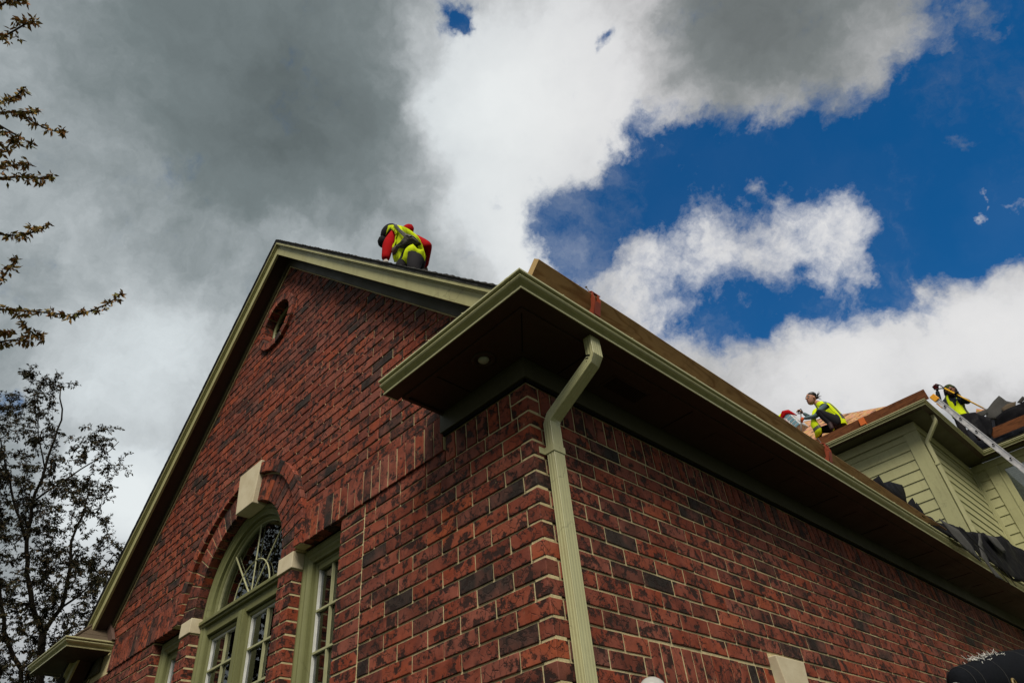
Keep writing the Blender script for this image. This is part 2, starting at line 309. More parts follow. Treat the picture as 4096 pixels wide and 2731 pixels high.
def thing(name, label, cat, loc, group=None):
    o = bpy.data.objects.new(name, None); COL.objects.link(o); o.location = Vector(loc)*U; o.empty_display_size = .1
    o['label'] = label; o['category'] = cat
    if group: o['group'] = group
    return o
def tag(o, label, cat, group=None):
    o['label'] = label; o['category'] = cat
    if group: o['group'] = group
    return o
J = lambda a: random.uniform(-a, a)
# chamfered brick: l along ax, h along ay, outward normal an, back at depth d. c = centre of its face
def brick(mb, c, ax, ay, an, l, h, d=1.0, bid=None, ch=.035, jit=.016):
    c, ax, ay, an = Vector(c), Vector(ax), Vector(ay), Vector(an); bid = random.random() if bid is None else bid
    out = J(.022); r = J(.006); ax2 = ax+ay*r
    def ring(dl, dh, n_, j):
        P = []
        for (i, k) in ((-1, -1), (-.33, -1), (.33, -1), (1, -1), (1, 1), (.33, 1), (-.33, 1), (-1, 1)):
            P.append(c+ax2*(i*(l/2-(dl if abs(i) == 1 else 0))+J(j))+ay*(k*(h/2-dh)+J(j))+an*(n_+out+J(j*.5)))
        return P
    A = ring(ch, ch, 0, jit); B = ring(0, 0, -ch, jit); C_ = ring(0, 0, -d, 0)
    n = 8; fs = [(0, 1, 6, 7), (1, 2, 5, 6), (2, 3, 4, 5)]
    fs += [(i, n+i, n+(i+1) % n, (i+1) % n) for i in range(n)]+[(n+i, 2*n+i, 2*n+(i+1) % n, n+(i+1) % n) for i in range(n)]
    mb.add(A+B+C_, fs, 'brick', bid)
def cbrick(mb, lo, hi, bid=None, ch=.035, jit=.014):     # brick seen on two faces (corner, jamb)
    bid = random.random() if bid is None else bid
    lo, hi = Vector(lo), Vector(hi); c = (lo+hi)/2; h = (hi-lo)/2; vs = []; ids = {}
    for sx in (-1, 1):
        for sy in (-1, 1):
            for sz in (-1, 1):
                j = Vector((J(jit), J(jit), J(jit)))
                for a in range(3):
                    p = Vector((sx*(h.x-(ch if a != 0 else 0)), sy*(h.y-(ch if a != 1 else 0)), sz*(h.z-(ch if a != 2 else 0))))
                    ids[(sx, sy, sz, a)] = len(vs); vs.append(c+p+j)
    g = lambda *k: ids[k]; fs = []
    for s in (-1, 1):
        fs.append((g(s, -1, -1, 0), g(s, 1, -1, 0), g(s, 1, 1, 0), g(s, -1, 1, 0)))
        fs.append((g(-1, s, -1, 1), g(1, s, -1, 1), g(1, s, 1, 1), g(-1, s, 1, 1)))
        fs.append((g(-1, -1, s, 2), g(1, -1, s, 2), g(1, 1, s, 2), g(-1, 1, s, 2)))
        for t in (-1, 1):
            fs.append((g(s, t, -1, 0), g(s, t, 1, 0), g(s, t, 1, 1), g(s, t, -1, 1)))
            fs.append((g(s, -1, t, 0), g(s, 1, t, 0), g(s, 1, t, 2), g(s, -1, t, 2)))
            fs.append((g(-1, s, t, 1), g(1, s, t, 1), g(1, s, t, 2), g(-1, s, t, 2)))
            for q in (-1, 1): fs.append((g(s, t, q, 0), g(s, t, q, 1), g(s, t, q, 2)))
    mb.add(vs, fs, 'brick', bid)
# ------------------------------------------------------------------ ground
g = MB(); g.box((-9000, -9000, -42.2), (9000, 9000, -41.8), 'ground'); go = g.build('ground', kind='structure')
# ------------------------------------------------------------------ brick house
HOUSE = thing('brick_house', 'red brick house with pale green gutters, gable and arched window', 'house', (0, 0, -41.8))
AXX, RX = -37.1, .965
zR = lambda x: 41.75-.965*(x+36.48)
zL = lambda x: 41.75+1.085*(x+36.48)
zF = lambda x: min(zR(x), zL(x))            # bottom edge of the rake fascia
ARC = (-37.15, .83)
# brick list: (size in photo, builder)
BR = []
def addb(c, fn):
    u, v, d = pix(c); vis = -60 < u < 4160 and -60 < v < 2790
    BR.append((CF/d if vis else 0.0, fn))
Xa, Ya, Za = Vector((1, 0, 0)), Vector((0, 1, 0)), Vector((0, 0, 1))
JT = .07
def cut(iv, holes):
    out = [iv]
    for a, b in holes:
        nx = []
        for p, q in out:
            if b <= p or a >= q: nx.append((p, q)); continue
            if a > p: nx.append((p, a))
            if b < q: nx.append((b, q))
        out = nx
    return out
def front_holes(z0, z1, brickwork=True):
    H = []; zm = (z0+z1)/2
    e_ = 0 if brickwork else .08
    if z0 < .85: H += [(-26.9-e_, -20.05+e_), (-54.25-e_, -47.4+e_), (-45.23-e_, -29.07+e_)]
    if z0 >= .8:
        r = 11.6 if brickwork else 8.7
        dz = min(abs(z0-ARC[1]), abs(zm-ARC[1])) if brickwork else abs(zm-ARC[1])
        if zm-ARC[1] < r: hw = math.sqrt(max(0, r*r-(zm-ARC[1])**2)); H.append((ARC[0]-hw, ARC[0]+hw))
    r = 3.5 if brickwork else 3.45; dz = abs(zm-32.3)
    if dz < r: hw = math.sqrt(r*r-dz*dz); H.append((-37.3-hw, -37.3+hw))
    if brickwork:
        if z0 < .85: H += [(-29.1, -26.88), (-47.42, -45.2), (-20.06, -17.0), (-57.2, -54.24)]
    return H
wall = MB()
def row(z, par):
    hi = min(z+1, z+1)
    xl = (z-40.9)/1.085-36.48 if z > -1 else -74.3; xr = -36.48-(z-40.9)/.965 if z > 2 else 0
    xl = max(xl, -74.3); xr = min(xr, -.02)
    if xr-xl < .3: return
    for p, q in cut((xl, xr), front_holes(z, z+1, False)):
        wall.box((p, .105, z), (q, .9, z+1.001), 'mortar')
    st = -1.03 if par else -2.48
    segs = cut((xl, xr), front_holes(z, z+1, True))
    if z >= 0 and z < 3.7: segs = [s for p, q in segs for s in cut((p, q), [(-66.5, -48.6), (-25.4, -7.75)])] if z > .9 else segs
    if 0 <= z < 2: segs = [s for p, q in segs for s in cut((p, q), [(-7.75, 0)])]
    j = [st-2.93*k for k in range(0, 27)]
    for p, q in segs:
        cuts = sorted([x for x in j if p+.35 < x < q-.35]+[p, q])
        for a, b in zip(cuts, cuts[1:]):
            if b > -.1 and z < 0: continue            # corner brick is built on its own
            aa, bb = a+JT, b-JT
            if a == p and p in (xl,): aa = a
            if bb-aa < .15: continue
            c = ((aa+bb)/2, 0, z+.5); l = bb-aa
            addb(c, lambda mb, c=c, l=l: brick(mb, c, Xa, Za, -Ya, l, .87))
for k in range(0, 42): row(-k-1, k % 2 == 0)
row(0, True)
for i in range(38): row(1+i if i < 0 else 3.72+i, i % 2 == 0)
wall.box((-66.5, .085, 1), (-7.75, .9, 3.8), 'mortar') if False else None
for p, q in cut((-74.3, -.02), [(ARC[0]-8.2, ARC[0]+8.2)]): wall.box((p, .085, 1.0), (q, .9, 3.72), 'mortar')
# corner bricks and side wall
for k in range(0, 42):
    ev = k % 2 == 0; z0, z1 = -k-1+JT, -k-JT
    fx, sy = (1.03-JT, 2.48-JT) if ev else (2.48-JT, 1.03-JT)
    addb((0, 0, -k-.5), lambda mb, a=fx, b=sy, z0=z0, z1=z1: cbrick(mb, (-a, 0, z0), (0, b, z1)))
    st = 2.50 if ev else 1.05
    y = st
    while y < 150:
        l = 2.97
        a, b = y+JT, y+l-JT; y += l
        sg = [(a, b)]
        if 12 <= k < 15: sg = cut((a, b), [(7.64, 38.0)])
        if 11 <= k < 15: sg = [s for p, q in sg for s in cut((p, q), [(20.9, 24.7)])]
        for p, q in sg:
            if q-p < .2: continue
            addb((0, (p+q)/2, -k-.5), lambda mb, c=(0, (p+q)/2, -k-.5), l=q-p: brick(mb, c, Ya, Za, Xa, l, .87))
wall2 = MB(); wall2.box((-.9, .9, -41.8), (-.075, 150, 3.9), 'mortar'); wall2.box((-.9, .055, -41.8), (-.06, .9, 2.0), 'mortar')
# cornice soldiers
for zz in (0, 1):
    addb((0, 0, zz+.5), lambda mb, zz=zz: cbrick(mb, (-1.42, 0, zz+JT), (0, 1.02, zz+1-JT)))
x = -1.5
while x > -7.6:
    c = (x-.52, 0, 1.0); addb(c, lambda mb, c=c: brick(mb, c, Za, Xa, -Ya, 1.87, .91)); x -= 1.045
y = 1.1
while y < 148:
    c = (0, y+.52, 1.0); addb(c, lambda mb, c=c: brick(mb, c, Za, Ya, Xa, 1.87, .91)); y += 1.045
# proud soldier band over the windows
def band(x0, x1):
    n = round((x1-x0)/1.04); s_ = (x1-x0)/n
    for i in range(n):
        c = (x0+(i+.5)*s_, -.16, 2.30); addb(c, lambda mb, c=c: brick(mb, c, Za, Xa, -Ya, 2.72, s_-.12))
band(-25.55, -7.78); band(-66.5, -48.75)
# right lintel soldiers on the side wall
for y0, y1 in ((7.68, 21.0), (24.6, 37.9)):
    n = round((y1-y0)/1.02); s_ = (y1-y0)/n
    for i in range(n):
        c = (0.0, y0+(i+.5)*s_, -13.55); addb(c, lambda mb, c=c, s_=s_: brick(mb, c, Za, Ya, Xa, 2.84, s_-.14))
# arch: inner ring of soldiers, outer proud ring
def ring(cx, cz, r0, r1, a0, a1, n, yo, gap, skip=None, depth=1.6):
    for i in range(n):
        t = a0+(a1-a0)*(i+.5)/n
        if skip and skip(t): continue
        rm = (r0+r1)/2; d = Vector((math.cos(t), 0, math.sin(t))); tt = Vector((-math.sin(t), 0, math.cos(t))); c = Vector((cx, yo, cz))+d*rm
        w0, w1 = [abs(a1-a0)/n*r-gap for r in (r0, r1)]
        def fn(mb, c=c, d=d, tt=tt, w0=w0, w1=w1):
            # tapered brick
            bid = random.random(); hl = (r1-r0)/2-.05; P = []
            for n_, s_ in ((0, .035), (-.035, 0), (-depth, 0)):
                for (e, k) in ((-1, -1), (1, -1), (1, 1), (-1, 1)):
                    hw = (w0 if e < 0 else w1)/2
                    P.append(c+d*(e*(hl-s_)+J(.012))+tt*(k*(hw-s_)+J(.012))-Ya*n_)
            mb.add(P, [(0, 1, 2, 3)]+[(i, 4+i, 4+(i+1) % 4, (i+1) % 4) for i in range(4)]+[(4+i, 8+i, 8+(i+1) % 4, 4+(i+1) % 4) for i in range(4)], 'brick', bid)
        addb(c, fn)
ks = lambda t: abs(t-math.pi/2) < .20
ring(ARC[0], ARC[1], 8.05, 10.62, 0.0, math.pi, 27, -.03, .13, ks)
ring(ARC[0], ARC[1], 10.70, 11.95, 0.0, math.pi, 34, -.42, .10, lambda t: abs(t-math.pi/2) < .19, 1.2)
ring(-37.3, 32.3, 2.75, 3.75, 0, 2*math.pi, 18, -.40, .10, None, 2.0)
# mortar behind arch rings and round vent ring
def annulus(mb, cx, cz, r0, r1, a0, a1, n, y0, y1, mn):
    R = []
    for i in range(n+1):
        t = a0+(a1-a0)*i/n; c, s_ = math.cos(t), math.sin(t)
        R.append([Vector((cx+r0*c, y0, cz+r0*s_)), Vector((cx+r1*c, y0, cz+r1*s_)), Vector((cx+r1*c, y1, cz+r1*s_)), Vector((cx+r0*c, y1, cz+r0*s_))])
    mb.sweep(R, mn)
annulus(wall, ARC[0], ARC[1], 8.24, 10.6, 0, math.pi, 40, .05, 1.6, 'mortar')
annulus(wall, ARC[0], ARC[1], 10.78, 11.86, 0, math.pi, 40, -.34, .6, 'mortar')
annulus(wall, -37.3, 32.3, 2.98, 3.66, 0, 2*math.pi, 40, -.32, 1.6, 'mortar')
wall.box((-25.5, -.08, 1.02), (-7.8, .084, 3.6), 'mortar'); wall.box((-66.4, -.08, 1.02), (-48.8, .084, 3.6), 'mortar')
# pillars and piers
for side in (0, 1):
    mx_ = lambda x: x if side == 0 else 2*ARC[0]-x
    for k in range(0, 41):
        z0 = -.6-k-1
        a, b, c_ = mx_(-29.07), mx_(-28.05), mx_(-26.9)
        bl = sorted((a, b)); br = sorted((b, c_))
        addb((b, 0, z0), lambda mb, bl=bl, z0=z0: cbrick(mb, (bl[0]+.03, -.02, z0+JT), (bl[1]-.05, 2.0, z0+1-JT)))
        addb((b, 0, z0), lambda mb, br=br, z0=z0: cbrick(mb, (br[0]+.05, -.02, z0+JT), (br[1]-.03, 2.0, z0+1-JT)))
    lo, hi = sorted((mx_(-29.0), mx_(-26.97))); wall.box((lo, .07, -41.8), (hi, 2.0, -.6), 'mortar')
    for k in range(-1, 41):
        z0 = -k-1-.16; lo, hi = sorted((mx_(-20.05), mx_(-17.08)))
        addb((lo, 0, z0), lambda mb, lo=lo, hi=hi, z0=z0: cbrick(mb, (lo, -.01, z0+JT), (hi, 2.0, z0+1-JT)))
    lo, hi = sorted((mx_(-20.0), mx_(-17.0))); wall.box((lo, .07, -41.8), (hi, 2.0, .85), 'mortar')
    lo, hi = sorted((mx_(-47.2+10.1-ARC[0]*0), mx_(-47.2+10.1))) if False else (0, 0)
wall.build('brick_wall', HOUSE); wall2.build('brick_wall', HOUSE)
BR.sort(key=lambda t: -t[0])
for s_, fn in BR[:298]:
    mb = MB(); fn(mb); c = sum((Vector(v) for v in mb.v), Vector())/len(mb.v); mb.build('brick', HOUSE, origin=c)
mb = MB()
for s_, fn in BR[298:]: fn(mb)
mb.build('brick_courses', HOUSE, kind='stuff')
# control joint bead and mortar smears
# imposts and keystones
for side in (0, 1):
    a, b = (-29.12, -26.82) if side == 0 else (-47.45, -45.18)
    s = MB(); s.box((a, -.14, -.55), (b, 2.0, .80), 'stone'); s.build('impost_block', HOUSE, bevel=.05)
s = MB(); yk = -.5
s.add([(-38.55, yk, 8.45), (-35.25, yk, 8.45), (-34.75, yk, 12.75), (-39.05, yk, 12.75), (-38.55, 1.0, 8.45), (-35.25, 1.0, 8.45), (-34.75, 1.0, 12.75), (-39.05, 1.0, 12.75)],
      [(0, 1, 2, 3), (4, 7, 6, 5), (0, 4, 5, 1), (1, 5, 6, 2), (2, 6, 7, 3), (3, 7, 4, 0)], 'stone'); s.build('keystone', HOUSE, bevel=.06)
s = MB(); s.add([(0.6, 21.6, -15.3), (.6, 24.0, -15.3), (.6, 24.75, -11.35), (.6, 20.85, -11.35), (-.5, 21.6, -15.3), (-.5, 24.0, -15.3), (-.5, 24.75, -11.35), (-.5, 20.85, -11.35)],
      [(0, 1, 2, 3), (4, 7, 6, 5), (0, 4, 5, 1), (1, 5, 6, 2), (2, 6, 7, 3), (3, 7, 4, 0)], 'stone'); s.build('keystone', HOUSE, bevel=.06)
# dark interior behind the windows
s = MB(); s.box((-56, 14, -41), (-18, 14.4, 14), 'darkroom'); s.box((-56, 2.2, -41), (-55.6, 14, 14), 'darkroom'); s.box((-18.4, 2.2, -41), (-18, 14, 14), 'darkroom'); s.box((-56, 2.2, 13.6), (-18, 14, 14), 'darkroom')
s.box((-41, 2.5, 28.5), (-33.6, 6, 36.5), 'darkroom'); s.build('room', HOUSE)
# ------------------------------------------------------------------ windows
def mould(mb, loop, prof, closed=False, mn='greentrim'):
    # loop: list of (point, outward-in-plane dir); prof: (inward offset, y)
    rings = [[Vector((p[0]+d[0]*o, y, p[1]+d[1]*o)) for o, y in prof] for p, d in loop]
    if closed: rings.append(rings[0])
    mb.sweep(rings, mn, closed=True, cap=not closed)
BM_PROF = [(0, 2.2), (0, .92), (.12, .88), (.30, .86), (.42, .93), (.52, 1.0), (.62, .93), (.78, .93), (.88, 1.02), (1.0, 1.10), (1.15, 1.14), (1.15, 2.2)]
SASH = [(1.15, 2.2), (1.15, 1.46), (1.2, 1.42), (1.38, 1.42), (1.44, 1.55), (1.44, 2.2)]
LINER = [(1.44, 2.1), (1.44, 1.62), (1.58, 1.62), (1.58, 2.1)]
def rect_loop(x0, x1, z0, z1): return [((x0, z0), (1, 1)), ((x0, z1), (1, -1)), ((x1, z1), (-1, -1)), ((x1, z0), (-1, 1))]
def panes(wd, x0, x1, z0, z1, vs, hs):
    gb = MB(); gb.box((x0, 1.80, z0), (x1, 1.83, z1), 'glass'); gb.build('pane', wd)
    for vx in vs:
        b = MB(); b.box((vx-.08, 1.58, z0), (vx+.08, 1.79, z1), 'creammuntin'); b.build('muntin', wd)
    for hz in hs:
        b = MB(); b.box((x0, 1.55, hz-.08), (x1, 1.76, hz+.08), 'creammuntin'); b.build('muntin', wd)
def ewin(name='window'):
    o = bpy.data.objects.new(name, None); COL.objects.link(o); o.parent = HOUSE; o.location = Vector((0, 0, 41.8))*U; return o
HZ = [-4.15-3.07*k for k in range(0, 6)]
for (x0, x1) in ((-26.9, -20.05), (-54.25, -47.4)):
    wd = ewin(); zt = .85
    f = MB(); mould(f, rect_loop(x0, x1, -26, zt), BM_PROF, True); mould(f, rect_loop(x0, x1, -26, zt), SASH, True); f.build('window_frame', wd)
    f = MB(); mould(f, rect_loop(x0, x1, -26, zt), LINER, True, 'white_vinyl'); f.build('sash', wd)
    f = MB(); f.box((x0+1.58, 1.47, zt-1.78), (x1-1.58, 2.1, zt-1.2), 'greentrim'); f.build('sash_head', wd)
    panes(wd, x0+1.55, x1-1.55, -24, zt-1.78, [(x0+x1)/2], HZ)
    c = MB()
    for xx in (x0+2.2, x0+2.5, x0+2.9, x1-3.0): c.box((xx, 2.6, -24), (xx+.22, 3.0, zt-1), 'curtain')
    c.build('curtain', wd)
wd = ewin(); x0, x1, zt = -45.2, -29.1, -.25
f = MB(); mould(f, [((x0, -26), (1, 0)), ((x0, .83), (1, 0))], BM_PROF); f.build('window_jamb', wd)
f = MB(); mould(f, [((x1, -26), (-1, 0)), ((x1, .83), (-1, 0))], BM_PROF); f.build('window_jamb', wd)
for a, b in ((x0, -37.15+.72), (-37.15-.72, x1)):
    pass
for (a, b) in ((x0+1.15, -37.72), (-36.58, x1-1.15)):
    f = MB(); LP = rect_loop(a-1.15+.0, b+1.15-.0, -26, zt+1.15-.8); SP = [(o-.0, y) for o, y in SASH]
    mould(f, LP, SP, True); f.build('window_frame', wd)
    f = MB(); mould(f, LP, [(o, y) for o, y in LINER], True, 'white_vinyl'); f.build('sash', wd)
    panes(wd, a+.40, b-.40, -24, zt-1.2, [(a+b)/2], HZ)
    c = MB()
    for xx in (a+1.2, a+1.7): c.box((xx, 2.6, -24), (xx+.25, 3.0, zt-1), 'curtain')
    c.build('curtain', wd)
f = MB(); f.box((-37.72, .98, -26), (-36.58, 2.2, zt-.45), 'greentrim'); f.box((-37.45, .90, -26), (-36.85, .98, zt-.45), 'greentrim'); f.build('mullion', wd)
f = MB(); f.box((x0+.02, 1.12, -.95), (x1-.02, 2.2, .10), 'greentrim'); f.box((x0+.01, .62, .10), (x1-.01, 1.5, .42), 'greentrim'); f.box((x0+.01, .80, -.12), (x1-.01, 1.3, .10), 'greentrim'); f.build('transom_bar', wd, bevel=.04)
# arched transom light
f = MB(); AL = []
for i in range(41):
    t = math.pi*i/40; AL.append(((ARC[0]+8.05*math.cos(t), ARC[1]+8.05*math.sin(t)), (-math.cos(t), -math.sin(t))))
mould(f, AL, [(o*.82, y) for o, y in BM_PROF]); mould(f, AL, [(.944, 2.2), (.944, 1.46), (1.0, 1.42), (1.2, 1.42), (1.28, 1.55), (1.28, 2.2)]); f.build('arched_frame', wd)
f = MB(); mould(f, AL, [(1.28, 2.1), (1.28, 1.62), (1.38, 1.62), (1.38, 2.1)], False, 'creammuntin'); f.build('sash', wd)
gb = MB(); P = [Vector((ARC[0]+6.7*math.cos(math.pi*i/32), 1.80, .42+(ARC[1]-.42)*1+6.7*math.sin(math.pi*i/32))) for i in range(33)]+[Vector((ARC[0]-6.7, 1.8, .3)), Vector((ARC[0]+6.7, 1.8, .3))]
gb.prism(P, (0, .03, 0), 'glass'); gb.build('pane', wd)
for ang in (48, 90, 132):
    t = rad(ang); b = MB(); b.tube([(ARC[0]+.1*math.cos(t), 1.62, .5+.1), (ARC[0]+6.7*math.cos(t), 1.62, .83+6.7*math.sin(t))], .075, 'creammuntin', 5); b.build('muntin', wd)
b = MB(); b.tube([(ARC[0]+3.3*math.cos(rad(a)), 1.60, .45+3.5*math.sin(rad(a))) for a in range(0, 181, 9)], .07, 'creammuntin', 5); b.build('muntin', wd)
b = MB(); b.box((ARC[0]-.5, 1.5, .42), (ARC[0]+.5, 1.78, .80), 'greentrim'); b.build('muntin_hub', wd, bevel=.1)
c = MB()
for xx in (ARC[0]-6.2, ARC[0]-5.8): c.box((xx, 2.7, .5), (xx+.3, 3.0, 3.2), 'curtain')
c.build('curtain', wd)
# round gable vent
wd = ewin('round_vent'); f = MB(); RL = [((-37.3+2.75*math.cos(2*math.pi*i/40), 32.3+2.75*math.sin(2*math.pi*i/40)), (-math.cos(2*math.pi*i/40), -math.sin(2*math.pi*i/40))) for i in range(40)]
mould(f, RL, [(0, 2.4), (0, .70), (.3, .66), (.42, .8), (.42, 2.4)], True); f.build('vent_frame', wd)
b = MB()
for i in range(8):
    z = 30.3+i*.56; hw = math.sqrt(max(.1, 2.4**2-(z-32.3)**2)); b.add([(-37.3-hw, .85, z-.22), (-37.3+hw, .85, z-.22), (-37.3+hw, 1.25, z+.28), (-37.3-hw, 1.25, z+.28)], [(0, 1, 2, 3)], 'darkroom')
b.build('louvre', wd)
# ------------------------------------------------------------------ eaves
GP = [(0, .0), (1.06, .0), (1.11, .02), (1.12, .13), (1.06, .17), (.92, .19), (.93, .26), (1.06, .36), (1.24, .43), (1.37, .51), (1.43, .61), (1.40, .70), (1.24, .73), (1.25, .80), (1.50, .83), (1.53, .87), (1.53, .98), (1.49, 1.02), (1.43, 1.02),
      (1.42, .95), (1.44, .90), (1.18, .84), (1.17, .70), (1.33, .66), (1.36, .60), (1.20, .50), (1.0, .42), (.87, .30), (.86, .15), (1.04, .11), (1.04, .05), (.04, .05), (.04, 1.1), (0, 1.1)]
def gutter(stations, z, parent, mat_='greenmetal', name='gutter'):
    g = MB(); rings = []
    for s in stations: rings.append([Vector((*s(o), z+h*.98)) for o, h in GP])
    g.sweep(rings, mat_, smooth_ := True) if False else g.sweep(rings, mat_)
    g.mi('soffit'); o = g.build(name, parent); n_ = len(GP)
    for i in range(len(rings)-1): o.data.polygons[i*n_].material_index = 1  # underside strip gets the dark brown, its shade put into the colour
    return o
FX = 3.60; ZS = 3.70
SEG = [5, 18, 33, 50, 68, 86, 104, 121]
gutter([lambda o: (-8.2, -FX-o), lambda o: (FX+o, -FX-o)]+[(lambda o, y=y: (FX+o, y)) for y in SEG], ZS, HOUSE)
g = MB(); g.prism([(-8.22, -FX-o, ZS+h*.98) for o, h in GP[:18]]+[(-8.22, -FX, ZS+1.1)], (-.05, 0, 0), 'greenmetal'); g.build('gutter_end_cap', HOUSE)
# gutter hanger nail heads and seam
for (px, py) in ((-6.3, 0), (-3.0, 0), (.2, 0)):
    b = MB(); b.ball((px, -FX-1.5, ZS+.97), .07, 'greenmetal', 6, 4); b.build('rivet', HOUSE)
for py in (-1.5, 5, 12, 20, 28, 37, 46, 55):
    b = MB(); b.ball((FX+1.5, py, ZS+.97), .07, 'greenmetal', 6, 4); b.build('rivet', HOUSE)
for yj in (22.0, 47.0, 74.0):
    b = MB(); b.sweep([[Vector((FX+o*1.006+.008, yy_, ZS+h*.98-.004)) for o, h in GP[1:18]] for yy_ in (yj, yj+.28)], 'greenmetal', closed=False, cap=False); b.build('gutter_joint', HOUSE)
b = MB(); b.sweep([[Vector((xx, -FX-o*1.006-.008, ZS+h*.98-.004)) for o, h in GP[1:18]] for xx in (3.9, 4.15)], 'greenmetal', closed=False, cap=False); b.build('gutter_joint', HOUSE)
# fascia / soffit / frieze
s = MB()
s.box((-7.5, -FX+.30, ZS+.02), (FX-.30, -.02, ZS+.12), 'soffit'); s.box((.0, -.02, ZS+.02), (FX-.30, 121, ZS+.12), 'soffit'); s.build('soffit', HOUSE)
s = MB(); s.prism([(-7.6, -FX+.32, ZS-.10), (FX-.32, -FX+.32, ZS-.10), (FX-.003, -FX+.003, ZS-.10), (-7.6, -FX+.003, ZS-.10)], (0, 0, .22), 'soffit')
s.prism([(FX-.32, -FX+.32, ZS-.10), (FX-.32, 121, ZS-.10), (FX-.003, 121, ZS-.10), (FX-.003, -FX+.003, ZS-.10)], (0, 0, .22), 'soffit'); s.build('soffit_trim', HOUSE)
s = MB(); s.box((-7.6, -FX+.003, ZS), (FX-.006, -FX+.25, ZS+1.3), 'green'); s.box((FX-.25, -FX+.25, ZS), (FX-.003, 121, ZS+1.3), 'green')
s.box((-7.75, -FX, ZS-.12), (-7.5, .0, ZS+1.6), 'soffit'); s.build('fascia_board', HOUSE)
for y in range(6, 116, 12):
    s = MB(); s.box((1.2, y, ZS-.02), (2.6, y+3.8, ZS+.03), 'soffit'); s.build('soffit_vent', HOUSE)
for yy in (2.8, 14, 25.5, 37, 48, 60, 72, 84): 
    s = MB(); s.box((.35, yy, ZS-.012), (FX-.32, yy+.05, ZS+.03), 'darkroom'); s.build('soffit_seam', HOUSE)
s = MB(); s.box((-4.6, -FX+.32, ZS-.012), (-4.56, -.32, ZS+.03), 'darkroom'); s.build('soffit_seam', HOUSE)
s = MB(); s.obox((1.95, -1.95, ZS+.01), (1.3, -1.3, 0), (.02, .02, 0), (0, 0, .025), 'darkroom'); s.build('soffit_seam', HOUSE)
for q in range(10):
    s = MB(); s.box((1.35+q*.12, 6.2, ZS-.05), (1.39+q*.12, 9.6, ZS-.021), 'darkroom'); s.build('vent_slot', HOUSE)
s = MB(); s.prism([(-7.9, -.30, 2.2), (.30, -.30, 2.2), (0, .0, 2.2), (-7.9, 0, 2.2)], (0, 0, 1.5), 'frieze')
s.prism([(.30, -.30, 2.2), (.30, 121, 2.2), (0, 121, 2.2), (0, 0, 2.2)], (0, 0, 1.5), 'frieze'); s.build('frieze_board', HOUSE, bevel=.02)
s = MB(); s.box((-7.8, -.13, 2.0), (.13, -.004, 2.22), 'darkroom'); s.box((.004, -.13, 2.0), (.13, 121, 2.22), 'darkroom'); s.build('shadow_gap_strip', HOUSE)  # black strip stands in for the shadow line below the frieze
L = thing('recessed_light', 'small round recessed light set in the brown soffit by the corner', 'ceiling light', (-1.45, -2.0, ZS))
s = MB(); R0 = []
for r_, z_ in ((.78, .02), (.76, -.09), (.50, -.07), (.46, .04)): R0.append([Vector((-1.45+r_*math.cos(2*math.pi*k/24), -2.0+r_*math.sin(2*math.pi*k/24), ZS+z_)) for k in range(24)])
s.sweep(R0, 'soffit', cap=False); s.build('trim_ring', L, True)
s = MB(); s.ball((-1.45, -2.0, ZS-.02), (.36, .36, .2), 'lampglass', 16, 8); s.build('bulb', L, True)
# rakes of the gable
def rake(prof_y0, prof_y1, off0, off1, mn, name, xr_end=2.2, xl_end=-74.5, ex=0.0):
    s = MB(); ap = -36.48
    for side in (0, 1):
        xe = xr_end if side == 0 else xl_end; zf = zR if side == 0 else zL
        s_ = MB(); s_.prism([(ap, prof_y0, 41.75+off0), (xe, prof_y0, zf(xe)+off0), (xe, prof_y0, zf(xe)+off1), (ap, prof_y0, 41.75+off1)], (0, prof_y1-prof_y0, 0), mn)
        s_.build(name, HOUSE)
rake(-2.0, -1.75, 0, 2.5, 'green', 'rake_fascia')
rake(-2.14, -2.003, 1.45, 1.62, 'green', 'rake_bed_mould')
rake(-2.35, -2.144, 1.60, 2.22, 'green', 'rake_crown')
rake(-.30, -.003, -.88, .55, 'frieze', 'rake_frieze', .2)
rake(-1.75, -.0, .35, .50, 'soffit', 'rake_soffit')
rake(-1.74, -1.62, .12, .36, 'soffit', 'rake_soffit_trim')
rake(-.12, -.004, -1.02, -.87, 'mortar', 'rake_caulk_line', .1)
# roof slabs and ragged shingle edge
s = MB()
s.prism([(-36.48, -2.40, 44.0), (3.9, -2.40, zR(3.9)+2.25), (3.9, -2.40, zR(3.9)+1.95), (-36.48, -2.40, 43.7)], (0, 123, 0), 'shingledark')
s.prism([(-36.48, -2.40, 44.0), (-78, -2.40, zL(-78)+2.25), (-78, -2.40, zL(-78)+1.95), (-36.48, -2.40, 43.7)], (0, 123, 0), 'shingledark')
s.build('roof', HOUSE)
for side in (0, 1):
    n = 62 if side == 0 else 66; s = MB(); dx = (40 if side == 0 else -41)/n; zf = zR if side == 0 else zL
    for i in range(n):
        xa = -36.48+i*dx; xb = xa+dx*1.25; dz = .16+J(.05)
        s.add([(xa, -2.52+J(.04), zf(xa)+2.27), (xb, -2.52+J(.04), zf(xb)+2.27), (xb, -2.52, zf(xb)+2.27+dz), (xa, -2.52, zf(xa)+2.27+.03)]+
              [(xa, -.6, zf(xa)+2.27), (xb, -.6, zf(xb)+2.27), (xb, -.6, zf(xb)+2.27+dz), (xa, -.6, zf(xa)+2.30)],
              [(0, 1, 2, 3), (7, 6, 5, 4), (0, 4, 5, 1), (1, 5, 6, 2), (2, 6, 7, 3), (3, 7, 4, 0)], 'shingledark')
    s.build('shingle_edge', HOUSE)
s = MB(); s.prism([(-7.6, -FX, ZS+1.15), (FX, -FX, ZS+1.15), (-.2, -.0, ZS+3.6), (-7.6, 0, ZS+3.6)], (0, 0, .1), 'shingle'); s.build('return_roof', HOUSE)
